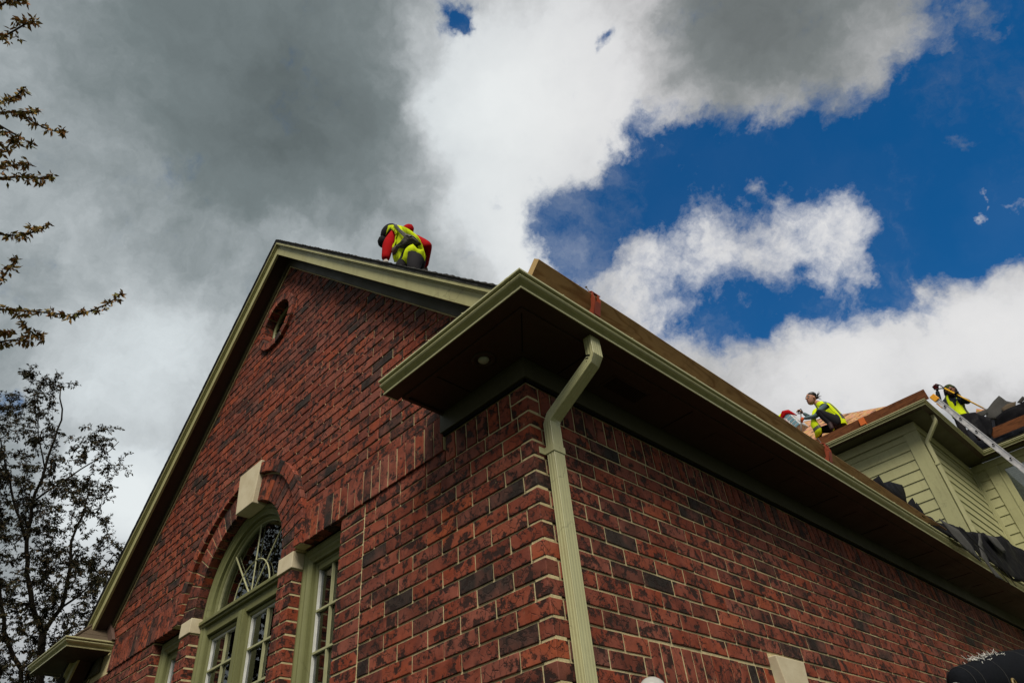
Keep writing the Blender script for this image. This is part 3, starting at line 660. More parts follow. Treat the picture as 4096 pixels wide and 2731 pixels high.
# left cornice return
LX = -67.3; LFX = LX-1.06
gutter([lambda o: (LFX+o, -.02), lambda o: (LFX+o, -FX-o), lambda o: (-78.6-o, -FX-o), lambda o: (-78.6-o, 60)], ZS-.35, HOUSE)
s = MB(); s.box((-78.5, -FX, ZS-.33), (LFX-.02, 0, ZS-.2), 'soffit'); s.box((-78.5, 0, ZS-.33), (-74.3, 60, ZS-.2), 'soffit')
s.box((-78.5, -FX, ZS-.3), (LFX-.02, -FX+.2, ZS+.8), 'soffit'); s.box((LFX-.22, -FX, ZS-.3), (LFX-.02, 0, ZS+.8), 'soffit'); s.build('soffit', HOUSE)
s = MB(); s.box((-74.6, -.30, 1.7), (LFX-1.2, -.003, ZS-.34), 'frieze'); s.build('frieze_board', HOUSE)
zc = ZS+.72
def hip(x, y):  # small hipped roof over the return
    return zc+min((LFX+.5-x)*1.0, (y+FX+.5)*1.05)
s = MB(); rows_ = 5
for r_ in range(rows_):
    a = r_*.82; b = a+.95
    zA, zB = zc+a*1.0, zc+b*1.0
    pr = [(LFX+.5-a, -FX-.5+a*.95), (LFX+.5-b, -FX-.5+b*.95)]
    # right slope course and front slope course
    s.add([(pr[0][0], pr[0][1], zA+.12), (pr[0][0], -.03, zA+.12), (pr[1][0], -.03, zB+.06), (pr[1][0], pr[1][1], zB+.06), (pr[0][0], pr[0][1], zA), (pr[0][0], -.03, zA)], [(0, 1, 2, 3), (0, 4, 5, 1)], 'shingle')
    s.add([(pr[0][0], pr[0][1], zA+.12), (-79, pr[0][1], zA+.12), (-79, pr[1][1], zB+.06), (pr[1][0], pr[1][1], zB+.06), (pr[0][0], pr[0][1], zA), (-79, pr[0][1], zA)], [(0, 1, 2, 3), (0, 4, 5, 1)], 'shingle')
    s.tube([(pr[0][0], pr[0][1], zA+.16), (pr[1][0], pr[1][1], zB+.12)], .14, 'shingle', 6)
s.build('return_roof', HOUSE)
s = MB(); s.prism([(LFX+.95, -.10, zc-.2), (LFX+1.75, -.10, zc+.1), (LFX-2.6, -.10, zc+4.6), (LFX-3.4, -.10, zc+4.0)], (0, -.35, 0), 'flashing'); s.build('step_flashing', HOUSE)
# ------------------------------------------------------------------ downspouts
def downspout(parent, pts, w_, d_, dirs, straps, name='downspout'):
    # rectangular ribbed pipe swept along pts; w_ half width along wall, d_ half depth
    s = MB(); rings = []
    for p, (aw, ad) in zip(pts, dirs):
        aw, ad, p = Vector(aw), Vector(ad), Vector(p); R = []
        n = 8
        def side(a, b, m_):
            for i in range(m_):
                for (f, e) in ((.15, 0), (.35, -.035), (.65, -.035), (.85, 0)):
                    q = a.lerp(b, (i+f)/m_); R.append(q*(1+e))
        A = [aw*w_+ad*d_, -aw*w_+ad*d_, -aw*w_-ad*d_, aw*w_-ad*d_]
        for i, m_ in ((0, 4), (1, 3), (2, 4), (3, 3)):
            side(A[i], A[(i+1) % 4], m_)
        rings.append([p+r for r in R])
    s.sweep(rings, 'greenmetal'); return s.build(name, parent)
YD = 1.28; XO = .12+.30; X2 = 2.55
V = lambda *a: a
AW = (0, 1, 0)
ds = []
def ad_(dx, dz): v = Vector((dx, 0, dz)).normalized(); return tuple(v)
DX, DYt = 3.0, 5.1
# outlet under the gutter near y=6, runs back to the wall corner
def dsp(parent, top, bot, wallx, zend, wd=.47, dp=.31, name='downspout', strapz=()):
    top, bot = Vector(top), Vector(bot); run = (bot-top).normalized(); side_ = Vector((0, 0, 1)).cross(run).normalized(); nrm = run.cross(side_).normalized()
    pts = [top+Vector((0, 0, 1.52)), top+Vector((0, 0, .15)), top+run*.28, bot-run*.25, bot+Vector((0, 0, -.25)), Vector((bot.x, bot.y, zend))]
    a0 = (Vector((0, 1, 0)), Vector((1, 0, 0)))
    h = Vector((run.x, run.y, 0)).normalized(); sw = Vector((-h.y, h.x, 0))
    # blend so that pipe keeps its wide face outward
    m1 = (sw if sw.y > 0 else -sw); nn = run.cross(m1); nn = nn if nn.x > 0 else -nn
    mid = (m1, nn)
    mm = ((a0[0]+mid[0]).normalized(), (a0[1]+mid[1]).normalized())
    return downspout(parent, pts, wd, dp, [a0, a0, mid, mid, a0, a0], None, name)
D1o = dsp(HOUSE, (4.08, 1.92, 2.2), (.46, 1.42, -.50), .5, -41, .45, .30)
b = MB(); b.box((.02, .92, -2.80), (.80, 1.92, -2.36), 'greenmetal'); b.box((.02, .50, -2.80), (.07, .93, -2.36), 'greenmetal'); b.build('downspout_strap', HOUSE, bevel=.02)
for i in range(3):
    b = MB(); b.obox((3.95-i*.14, 1.46, 2.35-i*.16), (.13, 0, -.06), (0, .03, 0), (.02, 0, .035), 'darkroom'); b.build('elbow_crimp', HOUSE)
# ------------------------------------------------------------------ siding wing
WG = thing('siding_wing', 'green lap sided upper storey rising behind the brick house', 'house wing', (-4, 140, 0))
AX0, AY0, CY0 = -4.25, 121.4, 155.0
core = MB(); core.box((-34, AY0+.35, -40), (AX0-.35, 165, 47.4), 'greenside'); core.box((AX0-.4, CY0+.35, -40), (45, 165, 47.4), 'greenside'); core.build('wall', WG)
def plank(p0, p1, nrm, z, e=2.1):
    p0, p1, nrm = Vector(p0), Vector(p1), Vector(nrm); s = MB(); vs = []
    for p in (p0, p1):
        vs += [p+nrm*.24+Za*(z+.0), p+nrm*.06+Za*(z+e+.12), p-nrm*.1+Za*(z+e+.12), p+nrm*.12+Za*z]
    s.add(vs, [(0, 4, 5, 1), (1, 5, 6, 2), (3, 7, 4, 0), (0, 1, 2, 3), (4, 7, 6, 5), (2, 6, 7, 3)], 'greenside'); s.build('siding_plank', WG)
zb = 29.6-2.1*6
for k in range(14+1):
    z = zb+k*2.1
    plank((-32, AY0+.1, 0), (AX0-2.35, AY0+.1, 0), (0, -1, 0), z)
for k in range(20):
    z = 12+k*2.1-.9
    if z < 46: plank((AX0-.1, AY0+.4, 0), (AX0-.1, CY0-.2, 0), (1, 0, 0), z)
for k in range(20):
    z = 29.0-2.1*6+k*2.1-.1
    if z < 46: plank((AX0+.5, CY0+.1, 0), (-1.2, CY0+.1, 0), (0, -1, 0), z)
def bb(a, c, name='corner_board', mn='greenside'): s = MB(); s.box(a, c, mn); return s.build(name, WG, bevel=.03)
bb((AX0-2.45, AY0-.32, 0), (AX0+.22, AY0+.05, 47)); bb((AX0-.05, AY0+.052, 0), (AX0+.218, AY0+1.3, 47)); bb((AX0+.05, CY0-.9, 0), (AX0+.3, CY0-.02, 47)); bb((AX0+.3, CY0-.28, 0), (AX0+.85, CY0+.1, 47))
bb((-34, AY0-.5, 45.6), (AX0+.42, AY0-.33, 47.4), 'frieze_board'); bb((AX0+.22, AY0-.33, 45.6), (AX0+.42, CY0, 47.4), 'frieze_board'); bb((AX0+.3, CY0-.5, 45.9), (45, CY0-.3, 47.4), 'frieze_board')
# window in the far wall with blinds
wo_ = bpy.data.objects.new('window', None); COL.objects.link(wo_); wo_.parent = WG; wo_.location = Vector((4, -140, 0))*U
s = MB(); s.box((-1.25, CY0-.30, 10), (.95, CY0+.1, 45.95), 'greenside'); s.build('window_trim', wo_, bevel=.03)
s = MB(); s.box((.95, CY0-.45, 10), (1.2, CY0+.1, 45.95), 'greenside'); s.box((1.2, CY0-.15, 10), (2.2, CY0+.1, 45.95), 'greenside'); s.box((2.2, CY0-.15, 44.6), (12, CY0+.1, 45.95), 'greenside'); s.box((12, CY0-.3, 10), (14, CY0+.1, 45.95), 'greenside')
s.build('window_frame', wo_)
s = MB(); s.box((2.2, CY0-.02, 12), (12, CY0+.02, 44.6), 'glass'); s.build('pane', wo_)
s = MB()
for k in range(62): s.obox((7.1, CY0+.22, 44.3-k*.46), (4.9, 0, 0), (0, .10, .05), (0, -.10, .20), 'blind')
s.build('blind', wo_)
s = MB(); s.box((2.2, CY0+.9, 12), (12, CY0+1.0, 44.6), 'darkroom'); s.box((14, CY0-.02, 10), (45, CY0+.34, 47), 'greenside'); s.build('backing', wo_)
CF_ = 152.4; ZW = 47.6; WF = AX0+FX      # fascia x of B eave
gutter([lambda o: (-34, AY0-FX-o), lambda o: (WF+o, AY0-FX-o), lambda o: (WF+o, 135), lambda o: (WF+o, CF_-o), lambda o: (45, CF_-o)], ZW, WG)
s = MB()
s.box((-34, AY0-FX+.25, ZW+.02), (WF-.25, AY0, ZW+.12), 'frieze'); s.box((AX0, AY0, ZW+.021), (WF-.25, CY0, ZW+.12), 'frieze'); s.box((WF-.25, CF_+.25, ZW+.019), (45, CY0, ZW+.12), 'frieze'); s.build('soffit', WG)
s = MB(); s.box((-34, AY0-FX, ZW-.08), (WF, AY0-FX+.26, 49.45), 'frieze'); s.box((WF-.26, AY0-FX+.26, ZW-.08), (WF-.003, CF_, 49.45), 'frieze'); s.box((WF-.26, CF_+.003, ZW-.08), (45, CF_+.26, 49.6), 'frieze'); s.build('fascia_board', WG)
dsp(WG, (-.35, 122.6, 46.2), (AX0+.75, 122.2, 42.8), 0, 10, .48, .32)
b = MB(); b.box((AX0+.3, 121.6, 37.6), (AX0+1.1, 122.8, 38.0), 'greenmetal'); b.build('downspout_strap', WG)
RM = .75; RZ = 49.5
def roofz(x, y):
    a = RZ+RM*(y-AY0+FX); b_ = RZ+RM*(WF-x)
    return min(a, b_) if x < WF else a
s = MB(); nx, ny = 30, 22
hp = lambda s_: (WF-s_, AY0-FX+s_)
s.add([(-40, AY0-FX, RZ), (WF, AY0-FX, RZ), (WF-40, AY0-FX+40, RZ+RM*40), (-40, AY0-FX+40, RZ+RM*40)], [(0, 1, 2, 3)], 'osb'); s.build('roof_decking', WG)
s = MB()
s.add([(WF, AY0-FX, RZ), (WF, CF_, RZ), (WF-32, CF_+32, RZ+RM*32), (WF-40, AY0-FX+40, RZ+RM*40)], [(0, 1, 2, 3)], 'felt')
s.add([(WF, CF_, RZ), (45, CF_, RZ), (45, CF_+18, RZ+RM*18), (WF-18, CF_+18, RZ+RM*18)], [(0, 1, 2, 3)], 'felt'); s.build('roof', WG)
# scraps of felt still stuck on the decking
s = MB()
for i in range(16):
    x0_ = -26+i*1.5+J(.6); y0_ = AY0-FX+.5+random.random()*7; w_, h_ = .6+random.random()*1.6, .2+random.random()*.5
    if y0_-(AY0-FX) > WF-x0_-1: continue
    P = [(x0_+w_*c_+J(.2), y0_+(h_+w_*c_*.4)*d_) for c_, d_ in ((-1, -1), (0, -.6), (1, -.3), (1.2, .6), (0, 1), (-.8, .4))]
    s.prism([(a, b_, RZ+RM*(b_-AY0+FX)+.06) for a, b_ in P], (0, 0, .08), 'felt')
s.build('felt_scrap', WG)
# ------------------------------------------------------------------ lumber edge guards and roof brackets
def board(a, b, up, th, mn, label, cat='wooden plank', endm='endgrain', over=0):
    a, b, up, th = Vector(a), Vector(b), Vector(up), Vector(th); t = (b-a); s = MB(); n = 8; rings = []
    for i in range(n+1):
        p = a+t*i/n+up*J(.012)+th*J(.05); rings.append([p, p+up, p+up+th, p+th])
    s.sweep(rings, mn, cap=False); s.add(rings[0], [(0, 1, 2, 3)], endm); s.add(rings[-1], [(0, 1, 2, 3)], endm)
    o = s.build('lumber_plank', bevel=.03); tag(o, label, cat); return o
board((3.35, -3.05, 5.05), (3.35, 34.0, 4.95), (1.62, .0, 1.78), (-.36, 0, .34), 'pine', 'long pine plank on edge above the corner gutter, nearest the gable')
board((3.35, 34.3, 4.72), (3.30, 62.5, 4.45), (1.55, 0, 1.72), (-.36, 0, .34), 'pine', 'pine plank on edge ending at the draped black felt')
def bracket(y, mn, label, x=4.9, z=5.7, sc=1.0):
    r = thing('roof_bracket', label, 'roof bracket', (x, y, z)); w_ = .55
    P = [(3.4, y, 4.75), (4.25, y, 4.6), (4.85, y, 5.25), (5.12, y, 6.3), (5.02, y, 6.95), (4.86, y, 6.85), (4.7, y, 5.8)]
    for o in (0, w_):
        s = MB(); s.prism([(a, b_+o, c) for a, b_, c in P], (0, .05, 0), mn); s.build('side_plate', r)
    s = MB(); s.prism([(4.85, y, 5.25), (5.12, y, 6.1), (5.07, y, 6.1), (4.80, y, 5.25)], (0, w_, 0), mn); s.build('face_plate', r)
    s = MB(); s.prism([(5.0, y, 6.96), (4.5, y, 7.22), (4.5, y, 7.28), (5.0, y, 7.02)], (0, w_+.3, 0), mn); s.build('hook_plate', r)
    s = MB(); s.tube([(4.75, y+.35, 6.9), (4.62, y+.05, 7.65)], .03, 'steel', 5); s.tube([(4.62, y+.05, 7.63), (4.61, y+.03, 7.68)], .08, 'steel', 6); s.build('nail', r)
bracket(1.7, 'redmetal', 'rusty red steel roof bracket clasping the pine plank near the gutter corner')
bracket(33.3, 'redmetal', 'red steel roof bracket where the two pine planks meet, below the squatting worker')
board((-22.6, 117.55, 48.75), (1.35, 117.55, 48.75), (0, -.55, 2.05), (0, .34, .12), 'oldpine', 'weathered brown plank on edge above the green wing eave, beside the squatting worker', endm='oldpine')
board((3.9, 151.0, 50.3), (30, 151.0, 50.3), (0, -.55, 2.1), (0, .34, .12), 'oldpine', 'brown plank on edge over the far right eave behind the ladder', endm='oldpine')
r = thing('roof_bracket', 'bright orange roof bracket on the weathered brown plank of the wing', 'roof bracket', (-11.6, 117, 50))
s = MB(); s.box((-12.4, 116.86, 49.2), (-11.2, 116.92, 50.75), 'orange'); s.box((-11.26, 116.9, 49.0), (-11.2, 117.9, 50.7), 'orange'); s.box((-12.4, 116.9, 50.76), (-11.2, 117.8, 50.82), 'orange'); s.build('plate', r)
s = MB(); s.tube([(-11.9, 117.2, 50.7), (-12.7, 117.2, 51.5)], .05, 'steel', 5); s.build('nail', r)
# ------------------------------------------------------------------ ladder
LD = thing('ladder', 'aluminium extension ladder with orange end cap leaning on the far eave', 'ladder', (22, 118, -41))
La, Lb = Vector((2.72, 118.0, 46.85)), Vector((35.0, 118.0, -41.8)); ld = (Lb-La).normalized(); ln = Vector((0, 1, 0)).cross(ld).normalized()
for yy in (114.3, 117.8):
    s = MB(); a = La.copy(); a.y = yy; b = Lb.copy(); b.y = yy
    for sg in (-1, 1): s.obox((a+b)/2+ln*.42*sg+Vector((0, 0, 0)), (b-a)/2, Vector((0, .17, 0)), ln*.06, 'alu')
    s.obox((a+b)/2, (b-a)/2, Vector((0, .05, 0)), ln*.42, 'alu'); s.build('rail', LD)
for k in range(25):
    p = La+ld*(2.75+3.62*k); s = MB(); s.tube([(p.x, 114.0, p.z), (p.x, 118.25, p.z)], .24, 'alu', 10); s.build('rung', LD)
    if k < 5:
        s = MB(); s.tube([(p.x, 114.05, p.z), (p.x, 113.98, p.z)], .17, 'darkroom', 10); s.build('rung_end', LD)
for yy in (114.3, 117.8):
    s = MB(); p = La.copy(); p.y = yy; s.obox(p+ld*.15, ld*.75, Vector((0, .26, 0)), ln*.55, 'yellowlabel'); s.build('end_cap', LD, bevel=.12)
# ------------------------------------------------------------------ torn felt and shingles
def sheet(outline, nrm, mn, name, label, cat, th=.10, wave=.5, parent=None, group=None, sub=2):
    bm = bmesh.new(); vs = [bm.verts.new(Vector(p)) for p in outline]; f = bm.faces.new(vs); bmesh.ops.triangulate(bm, faces=[f])
    for _ in range(sub): bmesh.ops.subdivide_edges(bm, edges=[e for e in bm.edges if e.calc_length() > .8], cuts=1, use_grid_fill=False); bmesh.ops.triangulate(bm, faces=bm.faces[:])
    n = Vector(nrm).normalized(); ph = random.random()*9
    for v in bm.verts:
        p = v.co; k = math.sin(p.x*.9+p.y*.55+ph)+.6*math.sin(p.z*1.3+p.y*1.1+ph*2)+.5*J(1)*.3; v.co = p+n*k*wave
    ret = bmesh.ops.solidify(bm, geom=bm.faces[:], thickness=th)
    mb = MB(); bm.verts.index_update(); mb.v = [tuple(v.co) for v in bm.verts]; mb.f = [[v.index for v in f.verts] for f in bm.faces]; mb.m = [0]*len(mb.f); mb.b = [.5]*len(mb.f); mb.mats = [mn]; bm.free()
    o = mb.build(name, parent, True)
    if label: tag(o, label, cat, group)
    return o
# big drape over the gutter at lower right
sheet([(4.3, 56.9, 6.5), (4.3, 58.3, 6.85), (4.6, 63.6, 7.3), (4.8, 69.8, 8.0), (4.9, 79, 9.6), (5.0, 90.3, 11.8), (5.0, 96, 12.3), (5.0, 101, 11.9), (5.2, 110, 12), (5.35, 110, 2.0), (5.3, 96, 3.4), (5.3, 88, 4.8), (5.25, 80, 3.9), (5.25, 73, 4.7), (5.2, 68, 4.6), (5.0, 62, 5.0), (4.5, 58.3, 5.3)],
      (1, 0, .3), 'felt', 'felt_sheet', 'large crumpled black roofing felt draped over the gutter at right', 'roofing felt', .08, .17, sub=3)
sheet([(5.5, 58.6, 6.2), (5.6, 60.5, 4.5), (5.7, 62.2, 3.4), (5.75, 66.8, 2.95), (5.7, 65.8, 4.8), (5.6, 63.8, 6.1), (5.5, 60.4, 6.3)], (1, 0, 0), 'shingledark', 'shingle_strip', 'wide grey shingle strip hanging over the gutter beside the felt', 'shingle strip', .06, .05)
sheet([(5.6, 73.3, 8.0), (5.6, 74.5, 8.25), (5.7, 71.3, 5.9), (5.8, 69.5, 3.1), (5.9, 71.6, 1.7), (5.9, 68.9, 1.6), (5.8, 68.6, 2.9), (5.7, 68.2, 3.9), (5.6, 70.1, 5.8)], (1, 0, 0), 'shingledark', 'shingle_strip', 'narrow grey shingle strip hanging lowest over the gutter, against the black felt', 'shingle strip', .06, .04)
sheet([(5.45, 77.5, 9.0), (5.45, 84, 10.0), (5.5, 86, 8.6), (5.5, 82.5, 7.6), (5.5, 79.3, 7.7)], (1, 0, 0), 'shingledark', 'shingle_piece', 'glossy blue-grey shingle patch lying on the big black felt', 'shingle', .05, .08)
for pts, lb in (([(4.6, 45.0, 6.3), (4.5, 45.0, 7.2), (4.5, 47.2, 8.3), (4.5, 47.5, 7.3), (4.6, 47.6, 6.2)], 'small black felt triangle sticking up behind the pine plank'),
                ([(4.6, 47.0, 6.2), (4.4, 47.4, 7.5), (4.4, 50.2, 8.6), (4.4, 54.9, 9.6), (4.5, 54.0, 8.2), (4.6, 52.5, 6.3)], 'curled black felt flap behind the pine plank against the green siding'),
                ([(4.6, 53.4, 6.2), (4.5, 53.6, 7.1), (4.5, 55.9, 8.3), (4.5, 56.0, 7.8), (4.6, 55.4, 6.2)], 'pointed black felt scrap below the curled flap'),
                ([(4.6, 55.6, 6.0), (4.5, 55.4, 7.2), (4.5, 56.5, 7.9), (4.6, 57.0, 7.0), (4.6, 57.2, 6.0)], 'tiny black felt point at the top edge of the pine plank')):
    sheet(pts, (1, .3, 0), 'felt', 'felt_scrap', lb, 'roofing felt', .05, .06, sub=1)
for (pa, pb, pc, lb_) in (((5.4, 71, 7.6), (5.8, 74, 5.2), (5.9, 77.5, 2.2), 'thin torn strand hanging from the felt right of the narrow strip'), ((5.4, 66.5, 7.3), (5.8, 70.5, 5.0), (6.0, 74, 1.6), 'thin torn strand hanging between the two grey shingle strips')):
    s = MB(); s.tube([pa, pb, pc], .05, 'shingledark', 5); tag(s.build('felt_strand'), lb_, 'felt strand', 'thin strands hanging from the felt')
# upper pile behind the ladder
sheet([(-.3, 151.5, 58.8), (3.4, 151.5, 57.8), (4.0, 151.0, 56.6), (5.6, 150.8, 54.8), (4.8, 150.3, 52.2), (3.6, 150.1, 50.2), (2.6, 150.1, 50.7), (1.0, 150.4, 54.2)], (0, -1, .3), 'felt', 'felt_sheet', 'black roofing felt hanging in the roof valley behind the ladder', 'roofing felt', .08, .14)
sheet([(4.3, 152, 55.1), (5.6, 152, 57.4), (7.7, 152.6, 59.0), (9.2, 153, 59.9), (9.9, 152.6, 57.9), (11.0, 152, 56.6), (9.4, 152, 55.2), (6.5, 151.6, 54.2)], (.2, -1, 0), 'shingledark', 'shingle_sheet', 'tall torn shingle sheet standing up in front of the shovel', 'torn shingles', .10, .16)
sheet([(8.2, 151.8, 56.2), (9.7, 151.8, 56.7), (11.5, 151.8, 56.5), (10.6, 151.6, 54.7), (8.6, 151.5, 54.4)], (0, -1, 0), 'shingle', 'shingle_piece', 'flat brownish shingle piece lying right of the tall torn sheet', 'shingle', .08, .08)
sheet([(1.8, 152.5, 57.6), (3.7, 152.2, 57.9), (6.0, 152, 57.6), (5.3, 151.8, 56.3), (3.2, 152, 56.3)], (0, -1, .5), 'shingledark', 'shingle_piece', 'grey shingle slab lying left of the tall torn sheet', 'shingle', .08, .06)
sheet([(6.0, 151.4, 54.6), (9, 151.5, 55.2), (13, 151.8, 56.0), (20, 152, 57), (20, 151.4, 52.0), (8, 151.2, 52.0), (5.0, 151.1, 51.8)], (0, -1, .3), 'felt', 'felt_sheet', 'black felt and shingle debris heaped behind the far right plank', 'roofing felt', .08, .3)
sheet([(3.0, 153, 57.8), (3.8, 153, 59.1), (5.4, 153, 58.0), (5.2, 153, 57.2)], (0, -1, 0), 'osb', 'wood_scrap', 'broken orange decking scrap between the hooded worker and the torn shingles', 'wood scrap', .2, .08)
for i in range(5):
    a = Vector((11.5+i*1.2, 152.3, 56.4+J(.3))); sheet([a, a+Vector((1.6, 0, .7+J(.2))), a+Vector((2.1, .2, .2)), a+Vector((.6, .1, -.5))], (0, -1, .4), 'shingledark', 'shingle_piece', ['leftmost small grey shingle scrap on the debris, nearest the torn sheet', 'second small grey shingle scrap on the debris from the torn sheet', 'middle small grey shingle scrap on the debris by the frame edge', 'fourth small grey shingle scrap on the debris at the frame edge', 'small grey shingle scrap on the debris cut by the right frame edge'][i], 'shingle', .06, .05, group='shingle scraps at the right frame edge')
# ------------------------------------------------------------------ shingle bundles with jacket and vest
for i in range(5):
    cx, cz, cy = -27.9+i*.42, 61.0-i*.95, 122.4-.25*i
    r = thing('shingle_bundle', ['topmost pink and blue shingle bundle under the red jacket', 'second shingle bundle from the top of the leaning stack', 'middle shingle bundle of the leaning stack by the squatting worker', 'shingle bundle second from the bottom of the stack', 'lowest shingle bundle in the stack, nearest the shovel'][i], 'shingle bundle', (cx, cy, cz-.5), 'wrapped shingle bundles stacked beside the squatting worker')
    a1, a2, a3 = Vector((1.55, -.2, .42)), Vector((.2, 1.7, .1)), Vector((-.13, 0, .40))
    s = MB(); s.obox((cx, cy, cz), a1, a2, a3, 'packwhite'); s.build('wrapper', r, bevel=.14)
    s = MB(); s.obox(Vector((cx, cy, cz))-a1*.45-a2*.02, a1*.40, a2*1.02, a3*.72, 'packpink'); s.obox(Vector((cx, cy, cz))+a1*.5-a2*.02, a1*.35, a2*1.02, a3*.66, 'packblue'); s.build('printed_band', r)
sheet([(-29.4, 121.0, 61.3), (-28.0, 120.9, 62.6), (-26.6, 121, 62.2), (-25.4, 121.2, 60.3), (-26.4, 120.8, 60.9), (-27.4, 120.7, 61.4), (-28.6, 120.7, 60.9)], (0, -1, .4), 'redcloth', 'jacket', 'crumpled red jacket lying on the stack of shingle bundles', 'jacket', .3, .14)
sheet([(-30.8, 121.6, 60.6), (-30.2, 121.5, 62.4), (-28.4, 121.5, 63.0), (-28.2, 121.4, 62.3), (-29.5, 121.3, 61.3)], (0, -1, .4), 'hivis', 'vest', 'empty yellow hi-vis vest lying beside the red jacket', 'safety vest', .2, .1)
# ------------------------------------------------------------------ people
def skinmesh(joints, bones, radii, root, mats_by_bone, name, parent, sub=2):
    names = list(joints); idx = {n: i for i, n in enumerate(names)}
    me = bpy.data.meshes.new(name); me.from_pydata([tuple(Vector(joints[n])*U) for n in names], [(idx[a], idx[b]) for a, b, _ in bones], [])
    ob = bpy.data.objects.new(name, me); COL.objects.link(ob)
    sk = ob.modifiers.new('skin', 'SKIN'); sk.use_smooth_shade = True
    for n in names:
        r = radii[n]; r = r if hasattr(r, '__len__') else (r, r); d = me.skin_vertices[0].data[idx[n]]; d.radius = (r[0]*U, r[1]*U); d.use_root = n == root
    ss = ob.modifiers.new('sub', 'SUBSURF'); ss.levels = sub; ss.render_levels = sub
    bpy.context.view_layer.update(); dg = bpy.context.evaluated_depsgraph_get(); m2 = bpy.data.meshes.new_from_object(ob.evaluated_get(dg)); bpy.data.objects.remove(ob)
    m2.materials.clear(); ml = []
    for _, _, mn in bones:
        if mn not in ml: ml.append(mn)
    for n in ml: m2.materials.append(M[n])
    segs = [(Vector(joints[a])*U, Vector(joints[b])*U, ml.index(mn)) for a, b, mn in bones]
    for p in m2.polygons:
        c = p.center; best = None
        for a, b, k in segs:
            ab = b-a; t = max(0, min(1, (c-a).dot(ab)/ab.length_squared)); d = (c-a-ab*t).length
            if best is None or d < best[0]: best = (d, k)
        p.material_index = best[1]; p.use_smooth = True
    return m2
def finish_body(m2, extra, name, parent):
    bm = bmesh.new(); bm.from_mesh(m2); off = len(m2.materials)
    for mn in extra.mats: m2.materials.append(M[mn])
    vs = [bm.verts.new(Vector(v)*U) for v in extra.v]
    for f, k in zip(extra.f, extra.m):
        try: ff = bm.faces.new([vs[i] for i in f]); ff.material_index = off+k; ff.smooth = True
        except ValueError: pass
    bmesh.ops.recalc_face_normals(bm, faces=bm.faces); bm.to_mesh(m2); bm.free()
    ob = bpy.data.objects.new(name, m2); COL.objects.link(ob); ob.parent = parent; ob.location = -wloc(parent); return ob
def head(mb, c, up, fwd, h=2.7, mn='skin', face=True):
    c, up, fwd = Vector(c), Vector(up).normalized(), Vector(fwd); fwd = (fwd-up*fwd.dot(up)).normalized(); sd_ = fwd.cross(up)
    prof = [(-1.0, .28, .30, .25), (-.88, .52, .52, .16), (-.6, .72, .74, .08), (-.25, .84, .86, .03), (.1, .92, .92, 0), (.45, .93, .95, -.03), (.72, .80, .84, -.05), (.9, .52, .56, -.06), (1.0, .12, .14, -.06)]
    mb.loft([(c+up*z*h/2+fwd*o*h*.4, sd_*a*h*.36, fwd*b*h*.43) for z, a, b, o in prof], mn, 16)
    if face:
        fr = lambda z, s, o=0: c+up*z*h/2+sd_*s*h*.36+fwd*(h*.40+o)
        mb.loft([(fr(.12, 0, -.05), sd_*.10, fwd*.08), (fr(-.12, 0, .12), sd_*.16, fwd*.16), (fr(-.24, 0, .20), sd_*.24, fwd*.22), (fr(-.32, 0, .02), sd_*.18, fwd*.10)], mn, 8)
        for q in (-1, 1):
            mb.ball(fr(.06, q*.40, -.10), .14, 'eyewhite', 8, 5); mb.ball(fr(.05, q*.40, .0), .08, 'hair', 6, 4)
            mb.tube([fr(.24, q*.18, -.03), fr(.30, q*.42, -.06), fr(.22, q*.62, -.18)], .055, 'hair', 5)
            e = c+sd_*q*h*.35; mb.loft([(e-up*.30, sd_*.08, fwd*.15), (e, sd_*.14, fwd*.26), (e+up*.32, sd_*.12, fwd*.28), (e+up*.42, sd_*.05, fwd*.12)], mn, 8)
        mb.tube([fr(-.50, -.22, -.06), fr(-.51, 0, .03), fr(-.50, .22, -.06)], .075, 'lip', 6)
def hand(mb, wrist, d, pn, grip, mn, k=1.0):
    # palm + four curled fingers + thumb; d = direction of palm, pn = palm normal (towards what it holds)
    wrist, d, pn = Vector(wrist), Vector(d).normalized(), Vector(pn); pn = (pn-d*pn.dot(d)).normalized(); sd_ = d.cross(pn)
    mb.loft([(wrist, sd_*.30*k, pn*.22*k), (wrist+d*.45*k, sd_*.46*k, pn*.19*k), (wrist+d*1.0*k, sd_*.47*k, pn*.17*k)], mn, 10)
    for i, (o, l) in enumerate(((-.36, .78), (-.12, .92), (.12, .88), (.36, .68))):
        b0 = wrist+d*.95*k+sd_*o*k; g = grip; p1 = b0+(d*(1-g*.5)+pn*g*.6).normalized()*l*.5*k; p2 = p1+(d*(1-g*1.4)+pn*g).normalized()*l*.35*k; p3 = p2+(-d*g+pn*(.6)+d*(1-g)).normalized()*l*.28*k
        mb.tube([b0, p1, p2, p3], [.12*k, .115*k, .10*k, .075*k], mn, 6)
    b0 = wrist+d*.35*k-sd_*.40*k; mb.tube([b0, b0+(d*.5-sd_*.5+pn*.35)*.55*k, b0+(d*.9-sd_*.45+pn*.8)*.75*k], [.14*k, .13*k, .09*k], mn, 6)
